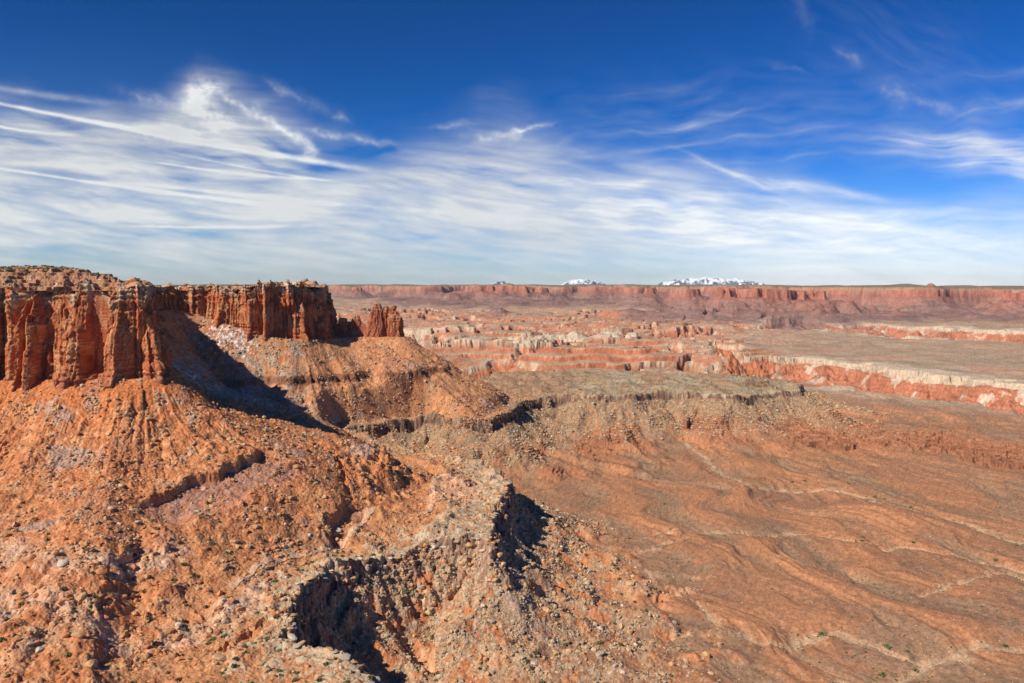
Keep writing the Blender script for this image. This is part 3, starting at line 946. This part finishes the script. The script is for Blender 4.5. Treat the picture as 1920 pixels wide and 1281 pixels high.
tower('rock_tower', tpx(722, D), D + 6, 10, 10, zpy(660, D), zpy(573, D), 33, 'narrow dark red rock tower squeezed between two wider towers', 'rock tower', ((0, 1.1), (.5, 1), (.85, .8), (.95, .6), (1, .3)))
tower('rock_tower', tpx(740, D), D, 16.5, 12, zpy(660, D), zpy(590, D), 45, 'stocky red rock tower at the outer end of the ridge', 'rock tower', ((0, 1.15), (.3, 1.05), (.7, .95), (.93, .85), (1, .6)))
tower('rock_pinnacle', tpx(739.5, D), D, 5.5, 5, zpy(596, D), zpy(571, D), 51, 'slim rock pinnacle with a knobbed head on top of the outermost tower', 'pinnacle', ((0, 1.2), (.3, 1.0), (.55, .72), (.72, 1.0), (.9, .8), (1, .35)), na=60, nz=50)
tower('rock_pinnacle', tpx(733, D), D + 2, 3.5, 4, zpy(592, D), zpy(576, D), 57, 'short blunt rock knob beside the slim pinnacle on the outermost tower', 'pinnacle', blocky, na=48, nz=30)


# ------------------------------------------------------------------ dirt road
def drape(x, y):
    return terrain(np.asarray(x), np.asarray(y))['z']


rp, rs = resample(catmull(ROAD, 6), 3.0)
tg = np.gradient(rp, axis=0)
tg /= np.linalg.norm(tg, axis=1, keepdims=True)
nm = np.stack([tg[:, 1], -tg[:, 0]], 1)
rows = []
for k in np.linspace(-1, 1, 7):
    w = (3.1 + .5 * fb(2, rs, 0 * rs + 3 * k, 20)) * k
    q = rp + nm * w[:, None]
    rows.append(np.c_[q, drape(q[:, 0], q[:, 1]) + 0.75 - .2 * abs(k)])
rw = np.stack(rows, 0)
rcol = np.empty(rw.shape, np.float32)
rcol[:] = (0.66, 0.40, 0.25)
rcol = rcol * (1 + .12 * fb(4, rw[..., 0], rw[..., 1], 6))[..., None]
mesh_obj('dirt_road', rw.reshape(-1, 3), grid_faces(*rw.shape[:2])[:, ::-1], rcol.reshape(-1, 3), M_GROUND, kind='structure')


# ------------------------------------------------------------------ stones
def stone_shape(seed, sub=2, flat=.7):
    r = np.random.default_rng(seed)
    bm = bmesh.new()
    bmesh.ops.create_icosphere(bm, subdivisions=sub, radius=1)
    v = np.array([q.co[:] for q in bm.verts])
    f = np.array([[q.index for q in p.verts] for p in bm.faces])
    bm.free()
    k = 11
    nrm = r.standard_normal((k, 3))
    nrm /= np.linalg.norm(nrm, axis=1, keepdims=True)
    h = .62 + .3 * r.random(k)
    dt = v @ nrm.T
    rad = np.where(dt > .15, h[None] / np.maximum(dt, .15), 9).min(1)
    rad = np.minimum(rad, 1.15)
    v = v * rad[:, None] * np.array((1 + .35 * r.random(), .75 + .3 * r.random(), flat * (0.8 + .4 * r.random())))
    return v.astype(np.float32), f


STONES = [stone_shape(100 + k) for k in range(8)]
PEB = [stone_shape(200 + k, 1) for k in range(10)]
vis = VIS.ravel()
cell = AREA.ravel()
pxv, pyv = project(xr, yr, zr)
inview = (pxv > -60) & (pxv < 1980) & (pyv < 1310) & vis
STONE_COL = {'tan': (0.56, 0.34, 0.18), 'grey': (0.44, 0.35, 0.25), 'red': (0.54, 0.24, 0.11), 'pale': (0.58, 0.49, 0.38)}
dens_t = tw * sst(25, -5, g['dB']) * sst(-2, 10, g['dC']) * sst(640, 300, g['dC']) * (.10 + 1.2 * sst(.1, 1.5, n1 + .6 * n4))
dens_r = g['talm'] * (0.25 + 1.2 * sst(-.2, 1.2, n1 + .4 * n2)) * 2.0
dens_b = sst(0, -4, g['dBj']) * sst(-60, -10, g['dB']) * .45
dens_p = (1 - tw) * sst(80, 130, g['dB']) * .02 + sst(12, 3, g['wash']) * .25
near_ok = g['r'] < 2400


def pick(dens, n, extra=True):
    w = dens * cell * near_ok * (inview if extra else 1)
    w = w / w.sum()
    return rng.choice(len(w), n, p=w)


def scatter(idx, size, cols, name, shapes, **props):
    nv = sum(len(shapes[k % len(shapes)][0]) for k in range(len(idx)))
    VV, FF, CC = [], [], []
    base = 0
    kinds = rng.integers(0, len(shapes), len(idx))
    for k, (v, f) in enumerate(shapes):
        sel = idx[kinds == k]
        if not len(sel):
            continue
        sz = size[kinds == k]
        cl_ = cols[kinds == k]
        a = rng.random(len(sel)) * 2 * np.pi
        ca, sa = np.cos(a)[:, None], np.sin(a)[:, None]
        jit = (rng.random((len(sel), 2)) - .5) * 1.6
        x = (v[None, :, 0] * ca - v[None, :, 1] * sa) * sz[:, None] + xr[sel][:, None] + jit[:, :1]
        y = (v[None, :, 0] * sa + v[None, :, 1] * ca) * sz[:, None] + yr[sel][:, None] + jit[:, 1:]
        z = v[None, :, 2] * sz[:, None] + zr[sel][:, None] + .12 * sz[:, None]
        VV.append(np.stack([x, y, z], -1).reshape(-1, 3))
        FF.append((f[None] + (np.arange(len(sel)) * len(v))[:, None, None] + base).reshape(-1, 3))
        CC.append(np.repeat(cl_, len(v), 0))
        base += len(sel) * len(v)
    return mesh_obj(name, np.vstack(VV), np.vstack(FF), np.vstack(CC), M_STONE, smooth=False, **props)


def stone_cols(n, names, p):
    k = rng.choice(len(names), n, p=p)
    base = np.array([STONE_COL[a] for a in names], np.float32)[k]
    return base * (0.8 + .4 * rng.random((n, 1)).astype(np.float32))


NS = int(42000 * Q)
NS1 = int(24000 * Q)
i1 = pick(dens_t, NS1)
sz = 0.5 + rng.pareto(2.0, NS1) * .55
scatter(i1, np.minimum(sz, 3.0), stone_cols(NS1, ('tan', 'red', 'pale'), (.38, .59, .03)), 'slope_rubble', PEB, kind='stuff')
i2 = pick(dens_r + dens_b * .7, NS)
sz = 0.5 + rng.pareto(2.4, NS) * .55
scatter(i2, np.minimum(sz, 3.2), stone_cols(NS, ('tan', 'grey', 'pale', 'red'), (.42, .40, .03, .15)), 'rim_rubble', PEB, kind='stuff')
i3 = pick(dens_p, int(3500 * Q))
scatter(i3, .45 + rng.random(len(i3)) * .5, stone_cols(len(i3), ('tan', 'pale', 'red'), (.4, .2, .4)), 'wash_gravel', PEB, kind='stuff')

# boulders one can point at: (px, py, z guess, radius, colour, label)
ST_ME = []
for k, (v, f) in enumerate(STONES):
    for nme, cl_ in STONE_COL.items():
        o = mesh_obj('boulder', v, f, np.tile(np.array(cl_, np.float32), (len(v), 1)), M_STONE, smooth=False)
        ST_ME.append((nme, o.data))
        bpy.data.objects.remove(o)


def nearest_vertex(px, py):
    d = (pxv - px) ** 2 + (pyv - py) ** 2
    d = np.where(vis & near_ok, d, 1e9)
    return int(d.argmin())


def put_boulder(i, rad, kind, label, group=None, k=None, flat=1.0):
    ms = [m for n, m in ST_ME if n == kind]
    me = ms[int(rng.integers(len(ms))) if k is None else k % len(ms)]
    o = bpy.data.objects.new('boulder', me)
    COL.objects.link(o)
    o.location = (xr[i], yr[i], zr[i] + .12 * rad * flat)
    o.scale = (rad, rad, rad * flat)
    o.rotation_euler = ((rng.random() - .5) * .5, (rng.random() - .5) * .5, rng.random() * 6.28)
    o['label'] = label
    o['category'] = 'boulder'
    if group:
        o['group'] = group
    return o


SPECIAL = ((118, 1056, 4.2, 'pale', 'biggest pale cream boulder on the red slope at lower left'),
           (173, 1048, 3.0, 'pale', 'cream boulder next to a brown boulder on the lower left slope'),
           (185, 1022, 3.0, 'red', 'brown boulder just above a cream boulder on the lower left slope'),
           (148, 1192, 4.2, 'tan', 'long flat tan slab casting a shadow on the orange flat'),
           (57, 1207, 2.6, 'pale', 'small white boulder at the edge of the grey patch, lower left'),
           (75, 1219, 3.4, 'pale', 'flat white slab lying on the grey patch at lower left'),
           (170, 1245, 4.6, 'tan', 'wide tan slab with a dark underside close to the lower left corner'),
           (190, 1072, 6.0, 'red', 'large dark red blocky outcrop boulder on the lower left slope'),
           (500, 955, 3.0, 'pale', 'pale round boulder in a row near the dark ledge end'),
           (458, 972, 2.6, 'pale', 'small whitish boulder on bare orange ground below the dark ledge'),
           (365, 833, 3.0, 'tan', 'lone tan boulder on the red slope below the near cliff'),
           (635, 995, 2.8, 'pale', 'yellowish boulder beside the dirt road bend'),
           (1142, 1178, 2.2, 'pale', 'solitary white boulder out on the plain beside a dark crack'),
           (1522, 1026, 3.0, 'red', 'lone dark boulder at the end of a low rise on the plain'),
           (905, 1135, 3.6, 'pale', 'pale boulder heap crown on the talus below the rim'),
           (255, 1150, 3.2, 'tan', 'tan block above the pale sandy flat at lower left'),
           (440, 1015, 4.0, 'tan', 'tan boulder pile in the middle of the red slope'))
taken = []
for px_, py_, rad, kd, lb in SPECIAL:
    i = nearest_vertex(px_, py_)
    taken.append(i)
    put_boulder(i, rad, kd, lb, flat=.75)
GB = {'t': ('red and tan boulder on the slope below the big cliff', 'boulders on the slope below the cliff'),
      'r': ('grey tan block in the rubble below the bench rim', 'blocks in the rubble below the bench rim')}
for key, dens, n, kinds in (('t', dens_t, 120, ('tan', 'tan', 'red')), ('r', dens_r + .3 * dens_b, 85, ('tan', 'grey', 'grey', 'pale'))):
    ii = pick(dens * (g['r'] < 1500), n)
    for i in ii:
        put_boulder(int(i), 1.7 + min(rng.pareto(2.2), 2.2) * 1.1, str(rng.choice(kinds)), GB[key][0], GB[key][1], flat=.85)


cap = sst(-6.5, -3, g['dB']) * sst(2.5, 0, g['dB']) * (g['r'] < 1200) * (g['rimfar'] < .3)
for i in pick(cap, 62):
    o = put_boulder(int(i), 2.0 + 2.4 * rng.random(), str(rng.choice(('pale', 'tan', 'grey'))), 'flat pale slab of caprock lying along the bench rim', 'caprock slabs on the bench rim', flat=.42)
    o.location.z += .4


# ------------------------------------------------------------------ shrubs
def leaf_mat():
    m = bpy.data.materials.new('shrub_leaves')
    m.use_nodes = True
    n, l = m.node_tree.nodes, m.node_tree.links
    b = n['Principled BSDF']
    b.inputs['Roughness'].default_value = .8
    a = n.new('ShaderNodeAttribute')
    a.attribute_name = 'Col'
    l.new(a.outputs['Color'], b.inputs['Base Color'])
    return m


M_LEAF = leaf_mat()


def shrub_shape(seed, n=70):
    r = np.random.default_rng(seed)
    d = r.standard_normal((n, 3))
    d[:, 2] = np.abs(d[:, 2])
    d /= np.linalg.norm(d, axis=1, keepdims=True)
    lob = r.standard_normal((5, 3))
    lob[:, 2] = np.abs(lob[:, 2])
    lob /= np.linalg.norm(lob, axis=1, keepdims=True)
    rad = (.55 + .5 * np.clip((d @ lob.T).max(1), 0, 1) ** 3) * r.random(n) ** .35
    p = d * rad[:, None] * np.array((1, 1, .8))
    V, Fc, C = [], [], []
    for q in p:
        a = r.standard_normal(3)
        a /= np.linalg.norm(a)
        b = np.cross(a, r.standard_normal(3))
        b /= np.linalg.norm(b)
        s = .20 + .12 * r.random()
        i = len(V)
        V += [q - a * s, q + b * s * .7, q + a * s, q - b * s * .7]
        Fc.append((i, i + 1, i + 2, i + 3))
        C += [np.array((0.115, 0.135, 0.042)) * (.6 + .9 * r.random())] * 4
    # twigs
    for k in range(5):
        q = p[r.integers(n)]
        i = len(V)
        V += [(-.05, 0, -.2), (.05, 0, -.2), tuple(q + .03), tuple(q - .03)]
        Fc.append((i, i + 1, i + 2, i + 3))
        C += [np.array((0.14, 0.09, 0.06))] * 4
    return np.array(V, np.float32), np.array(Fc), np.array(C, np.float32)


SHR = [shrub_shape(s) for s in range(300, 307)]
SHR_ME = []
for v, f, cl_ in SHR:
    o = mesh_obj('desert_shrub', v, f, cl_, M_LEAF, smooth=False)
    SHR_ME.append(o.data)
    bpy.data.objects.remove(o)


def put_shrub(p, rad, label, group):
    o = bpy.data.objects.new('desert_shrub', SHR_ME[int(rng.integers(len(SHR_ME)))])
    COL.objects.link(o)
    o.location = p
    o.scale = (rad, rad, rad * .85)
    o.rotation_euler = (0, 0, rng.random() * 6.28)
    o['label'] = label
    o['category'] = 'shrub'
    o['group'] = group


PLAIN_SHRUB = ((1868, 1051), (1597, 1093), (1666, 1213), (1700, 1222), (1885, 1213), (1655, 1267), (1713, 1018), (1716, 1258), (1640, 933), (1660, 935), (1708, 951), (1616, 1015), (1617, 1007), (1180, 1010),
               (1540, 1190), (1590, 907), (1485, 905), (1510, 902), (1190, 1130), (1165, 1115), (1200, 900), (1245, 945), (1905, 1023), (1125, 1206), (1195, 1210), (1250, 860))
for px_, py_ in PLAIN_SHRUB:
    i = nearest_vertex(px_, py_)
    put_shrub((xr[i], yr[i], zr[i] - .1), 2.4 + rng.random() * 1.8, 'dark green shrub alone on the bare red plain', 'shrubs on the red plain')
sh_b = sst(2, -6, g['dB']) * (1 - .6 * tw) * (.3 + sst(0, 1, n1)) * (g['r'] < 1100)
for i in pick(sh_b * (.25 + (g['r'] < 760)), 150):
    put_shrub((xr[i], yr[i], zr[i] - .1), 1.7 + rng.random() * 1.4, 'small green shrub growing on the bench above the rim', 'shrubs on the bench')
sh_t = g['talm'] * (.2 + sst(0, 1, n1)) * (g['r'] < 1100)
for i in pick(sh_t, 80):
    put_shrub((xr[i], yr[i], zr[i] + .2), 1.7 + rng.random() * 1.4, 'green shrub among the rubble below the bench rim', 'shrubs in the rim rubble')


def scatter_shrubs(xx, yy, zz, rads, name, **props):
    VV, FF, CC = [], [], []
    base = 0
    kd = rng.integers(0, len(SHR), len(xx))
    for k, (v, f, cl_) in enumerate(SHR):
        s = kd == k
        n = s.sum()
        if not n:
            continue
        VV.append((v[None] * rads[s][:, None, None] + np.stack([xx[s], yy[s], zz[s]], -1)[:, None]).reshape(-1, 3))
        FF.append((f[None] + (np.arange(n) * len(v))[:, None, None] + base).reshape(-1, 4))
        CC.append(np.tile(cl_, (n, 1)))
        base += n * len(v)
    mesh_obj(name, np.vstack(VV), np.vstack(FF), np.vstack(CC), M_LEAF, smooth=False, **props)


dsc = (g['talm'] * .5 + sst(0, -10, g['dB']) * (.5 + 2.2 * g['rimfar'])) * (1 - tw * .75) + .05 * tw + .012
i5 = pick(dsc, int(4500 * Q))
scatter_shrubs(xr[i5], yr[i5], zr[i5], .6 + 1.1 * rng.random(len(i5)) ** 2, 'desert_scrub', kind='stuff')
i6 = pick((1 - tw) * sst(0, 40, g['dsp']) * sst(-40, 20, g['dB']) * (.12 + sst(.2, -1, g['spur']) + 1.2 * sst(22, 4, g['wash'])) * (g['r'] < 1500), int(2600 * Q))
scatter_shrubs(xr[i6], yr[i6], zr[i6], (.4 + 1.1 * rng.random(len(i6)) ** 4), 'plain_scrub', kind='stuff')
wt = (AT.ravel() * (tt['d'] < -30) * (.10 + 1.8 * sst(60, 105, -tt['d'])) * (RT.ravel() < 1700))
it = rng.choice(len(wt), int(5200 * Q), p=wt / wt.sum())
scatter_shrubs(xt[it], yt[it], ZT.ravel()[it], .9 + 1.3 * rng.random(len(it)), 'mesa_top_scrub', kind='stuff')


# ------------------------------------------------------------------ snowy mountains on the horizon
M_SNOW = attr_mat('snowy_rock', (120, 500), .3, 40, var=.12)


def mountain(px0, px1, pytop, d, seed, label):
    w = (px1 - px0) / F * d
    h = -(pytop - HZ) / F * d * .86
    n, m = 150, 60
    u = np.linspace(-.62, .62, n)
    vv = np.linspace(-1, 1, m)
    U, Vv = np.meshgrid(u, vv)
    xx = U * w
    yy = Vv * 3500
    env = np.clip(1 - (np.abs(U) / .58) ** 2.2, 0, 1) * np.clip(1 - np.abs(Vv) ** 1.3, 0, 1)
    rd = 1 - .42 * np.abs(fb(0, xx + seed * 900, yy, 2200)) - .16 * np.abs(fb(2, xx, yy + seed * 300, 700))
    z = -300 + (h + 300) * env ** .6 * np.clip(.35 + .78 * rd, 0, 1.1)
    cc = np.empty(xx.shape + (3,), np.float32)
    cc[:] = (0.80, 0.82, 0.86)
    N, _ = grid_normals(xx, yy, z)
    cc = mixc(cc, (0.13, 0.16, 0.22), sst(.1, .9, fb(2, xx, yy * .5, 500) - (z - h * .62) / (h * .35) + .2))
    cx = ((px0 + px1) / 2 - CX) / F * d
    ob = mesh_obj('snowy_mountain', np.stack([xx, yy, z], -1).reshape(-1, 3), grid_faces(m, n), cc.reshape(-1, 3), M_SNOW, kind='structure', label=label, category='mountain')
    ob.location = (cx, d, 0)


mountain(903, 965, 526, 39000, 2, 'small snow-covered mountain, leftmost on the horizon')
mountain(1045, 1140, 523, 39000, 3, 'white pointed snow mountain in the middle of the three on the horizon')
mountain(1225, 1435, 519, 39000, 5, 'long range of blue peaks with snow on top, widest on the horizon')
dm = tower('rock_dome', tpx(1743, 11500), 11500, 95, 90, zpy(548, 11500), zpy(531, 11500), 71, 'pale rounded rock dome standing alone on the far rim', 'rock dome',
           ((0, 1.5), (.35, 1.25), (.36, .95), (.7, .75), (.95, .3), (1, .1)), na=48, nz=30, boxy=2)

# ------------------------------------------------------------------ air
bm = bmesh.new()
bmesh.ops.create_cube(bm, size=1)
hm_ = bpy.data.meshes.new('haze')
bm.to_mesh(hm_)
bm.free()
hz = bpy.data.objects.new('haze', hm_)
COL.objects.link(hz)
zlo = float(zr.min()) - 1
hz.scale = (110000, 60000, 700 - zlo)
hz.location = (0, 22000, (700 + zlo) / 2)
hz['kind'] = 'stuff'
mh = bpy.data.materials.new('haze')
mh.use_nodes = True
n, l = mh.node_tree.nodes, mh.node_tree.links
n.remove(n['Principled BSDF'])
pv = n.new('ShaderNodeVolumePrincipled')
pv.inputs['Color'].default_value = (0.72, 0.84, 1.0, 1)
pv.inputs['Density'].default_value = 0.65e-5
l.new(pv.outputs[0], n['Material Output'].inputs['Volume'])
hm_.materials.append(mh)

# ------------------------------------------------------------------ cirrus
def ang(px, py):
    d = ray(px, py)
    return math.atan2(d[0], d[1]), math.atan2(d[2], math.hypot(d[0], d[1]))


na_, ne_ = 1000, 560
A0, A1, E1 = math.radians(-46), math.radians(46), math.radians(36)
AZ, EL = np.meshgrid(np.linspace(A0, A1, na_), np.linspace(math.radians(-1.0), E1, ne_))
# chart of the sky in units of 1/100 rad-like steps
U = np.tan(AZ) * 14.93          # right
W = np.tan(EL) / np.cos(AZ) * 14.93   # up


def cu(px):
    return (px - CX) / 100.0


def cw_(py):
    return (HZ - py) / 100.0


wu = U + .12 * fb(5, U, W, 3.5)
ww = W + .06 * fb(5, U * .4 + 11, W, 3.5)
st1 = fb(2, wu * .14 + .02 * ww, ww + .10 * wu, .55)      # long streaks
st2 = fb(4, wu * .13, ww + .12 * wu, .22)
st3 = fb(4, *rot(wu * .6, ww, -28), .30)
big = fb(0, wu * .45, ww, 2.6)
topline = np.interp(U, [cu(p) for p in (-300, 0, 250, 380, 470, 600, 750, 900, 1000, 1100, 1300, 1600, 2200)],
                    [cw_(p) for p in (190, 205, 200, 165, 210, 280, 268, 255, 285, 325, 330, 365, 400)])
body = sst(.55, -.75, W - topline + .28 * big)
body *= np.interp(U, [cu(p) for p in (-300, 0, 500, 900, 1200, 1500, 1750, 2200)], (.95, 1, 1, .92, .84, .66, .5, .45))
low = np.interp(W, [cw_(p) for p in (540, 510, 470, 420, 300, 100)], (.42, .55, .80, .95, 1, 1))
low = low + .3 * np.exp(-((U - cu(850)) / 4.5) ** 2) * (1 - low)
tex = .6 * st1 + .4 * st2 + .25 * fb(2, wu * .3, ww + .08 * wu, .9)
dens = body * low * np.clip(.80 + .13 * tex + .10 * big, .2, 1.0)


def trail(p0, p1, width, amt, rag=.15):
    a = np.array((cu(p0[0]), cw_(p0[1])))
    b = np.array((cu(p1[0]), cw_(p1[1])))
    d = b - a
    L = np.hypot(*d)
    t = ((U - a[0]) * d[0] + (W - a[1]) * d[1]) / L
    o = (-(U - a[0]) * d[1] + (W - a[1]) * d[0]) / L + .05 * np.sin(t / L * 3.0)
    w = width * (.6 + .8 * np.clip(t / L, 0, 1))
    return amt * np.exp(-(o / w) ** 2) * sst(-.3, .3, t) * sst(L + .6, L - 1.4, t) * (1 + rag * fb(2, t, o * 2, .6))


def wisp(px, py, rx, ry, deg, amt, fib=.16):
    """streaky patch of cirrus"""
    x_, y_ = rot(U - cu(px), W - cw_(py), deg)
    y_ = y_ + .05 * fb(5, U + 5, W, 2.0)
    e = np.exp(-(np.abs(x_) / rx) ** 2 - (np.abs(y_) / ry) ** 1.7)
    f = .75 + .22 * fb(4, x_ * fib, y_, .3) + .18 * fb(2, x_ * .4, y_, .8)
    return amt * e * np.clip(f, 0, 1.5)


def puff(px, py, rx, ry, deg, amt):
    """torn, turbulent patch"""
    x_, y_ = rot(U - cu(px), W - cw_(py), deg)
    x_ = x_ + .02 * fb(4, U, W, .7)
    y_ = y_ + .02 * fb(4, U + 3, W, .7)
    e = np.exp(-(x_ / rx) ** 2 - (y_ / ry) ** 2)
    return amt * e * np.clip(.72 + .20 * fb(4, x_ * .45, y_, .36) + .12 * fb(4, x_, y_ * .4, .30), 0, 1.3)


# blue gaps
for q in ((470, 308, 1.5, .13, -8, .5), (330, 332, .9, .08, -10, .3), (600, 318, .8, .07, -6, .3), (520, 272, .55, .10, -22, .45), (690, 285, .6, .07, -5, .4), (210, 375, 1.2, .10, -6, .35),
          (880, 322, .9, .10, -3, .45), (950, 345, .7, .07, -8, .35), (60, 470, 1.6, .16, 0, .3), (330, 440, 1.5, .08, 4, .25), (780, 440, .9, .07, 3, .25), (1230, 378, 1.0, .09, -6, .35), (1400, 360, .8, .07, -4, .3),
          (60, 265, 1.0, .12, -8, .4), (120, 225, 1.2, .10, -10, .35)):
    dens -= wisp(*q)
dens = np.clip(dens, 0, 1)
soft = dens.copy()
dens += trail((-60, 186), (690, 320), .045, .62) + trail((-50, 228), (125, 256), .022, .75) + trail((-60, 308), (620, 398), .032, .42)
dens += trail((300, 308), (620, 340), .025, .35) + trail((330, 290), (700, 352), .018, .22) + trail((-60, 158), (270, 205), .07, .26) + trail((280, 348), (900, 404), .05, .22) + trail((250, 425), (640, 420), .03, .22)
dens += puff(398, 172, .40, .18, 10, .55) + puff(375, 195, .25, .25, 0, .40) + puff(415, 225, .42, .20, -20, .42) + puff(455, 205, .34, .07, -32, .45) + puff(300, 195, .55, .12, -15, .28) + puff(345, 255, .9, .2, -5, .25)
dens += puff(515, 235, .40, .09, -36, .42) + puff(560, 262, .32, .10, -35, .52) + puff(588, 288, .14, .15, 10, .62) + puff(620, 258, .35, .06, -12, .40) + puff(700, 268, .6, .07, -12, .38) + puff(490, 205, .2, .10, 20, .25)
dens += puff(968, 252, .16, .09, 15, .55) + puff(1000, 243, .35, .04, 10, .35) + puff(930, 262, .5, .08, -3, .3) + puff(850, 240, .35, .06, 8, .3) + puff(642, 228, .14, .07, -20, .3) + puff(535, 175, .28, .08, -28, .28) + puff(590, 200, .6, .12, -25, .16)
dens += wisp(1260, 243, .9, .06, 8, .30) + wisp(1340, 222, .7, .07, 8, .24) + wisp(1225, 170, .9, .08, 8, .12) + wisp(1350, 268, 2.4, .05, 8, .18) + wisp(1450, 300, 2.4, .04, 3, .14)
dens += wisp(1790, 268, 1.7, .21, -1, .72, .1) + wisp(1900, 303, 1.5, .20, 3, .76, .1) + wisp(1960, 330, .8, .1, -6, .6, .1) + wisp(1640, 290, .9, .06, -4, .15)
dens += wisp(1350, 318, .8, .05, -22, .42) + wisp(1450, 340, 1.2, .10, -12, .36) + wisp(1560, 365, 1.2, .08, -8, .26) + wisp(1650, 405, 1.6, .12, 3, .25) + wisp(1150, 350, 1.6, .10, -4, .25) + wisp(1250, 405, 3.2, .5, -3, .30, .08) + wisp(1700, 440, 3.0, .4, 3, .26, .08)
dens += puff(1490, 30, .14, .45, 20, .10) + puff(1582, 120, .30, .10, -38, .24) + puff(1665, 185, .35, .18, -40, .18) + puff(1740, 205, .7, .09, -18, .24) + wisp(1870, 205, 1.3, .13, 12, .26) + wisp(1880, 138, 1.2, .10, 12, .18) + puff(1470, 138, .3, .05, -15, .14)
dens += wisp(1700, 120, 2.2, 1.0, -30, .07) + wisp(1300, 250, 5.0, .9, 4, .13)
veil = .12 * sst(2.2, -.2, W) + .10 * sst(-1, -8, U) * sst(6, 1, W) + .50 * np.exp(-np.maximum(W, 0) / .8) * sst(1, 6, U)
dens = np.clip(dens + veil, 0, 1)
alpha = np.clip(dens, 0, 1) ** 1.15 * .93
RS = 150000.0
XX = RS * np.sin(AZ) * np.cos(EL)
YY = RS * np.cos(AZ) * np.cos(EL)
ZZ = RS * np.sin(EL)
extra = np.clip(dens - soft, 0, 1)
bri = .62 + .16 * sst(0, .5, extra) + .03 * tex + .05 * np.exp(-((W - 1.6) / .7) ** 2) - .10 * sst(1.0, 0, W) * sst(1, -5, U) + .14 * sst(0, 6, U) * sst(3, .5, W)
ca_ = np.stack([alpha, bri, alpha], -1)
mc = bpy.data.materials.new('cirrus')
mc.use_nodes = True
n, l = mc.node_tree.nodes, mc.node_tree.links
n.remove(n['Principled BSDF'])
a = n.new('ShaderNodeAttribute')
a.attribute_name = 'Col'
tr = n.new('ShaderNodeBsdfTransparent')
em = n.new('ShaderNodeEmission')
em.inputs['Color'].default_value = (1.03, 1.05, 1.04, 1)
em.inputs['Strength'].default_value = 1.0
mi = n.new('ShaderNodeMixShader')
sp_ = n.new('ShaderNodeSeparateColor')
l.new(a.outputs['Color'], sp_.inputs[0])
l.new(sp_.outputs[0], mi.inputs['Fac'])
l.new(sp_.outputs[1], em.inputs['Strength'])
l.new(tr.outputs[0], mi.inputs[1])
l.new(em.outputs[0], mi.inputs[2])
l.new(mi.outputs[0], n['Material Output'].inputs['Surface'])
mesh_obj('cirrus_clouds', np.stack([XX, YY, ZZ], -1).reshape(-1, 3), grid_faces(ne_, na_), ca_.reshape(-1, 3), mc, kind='stuff')
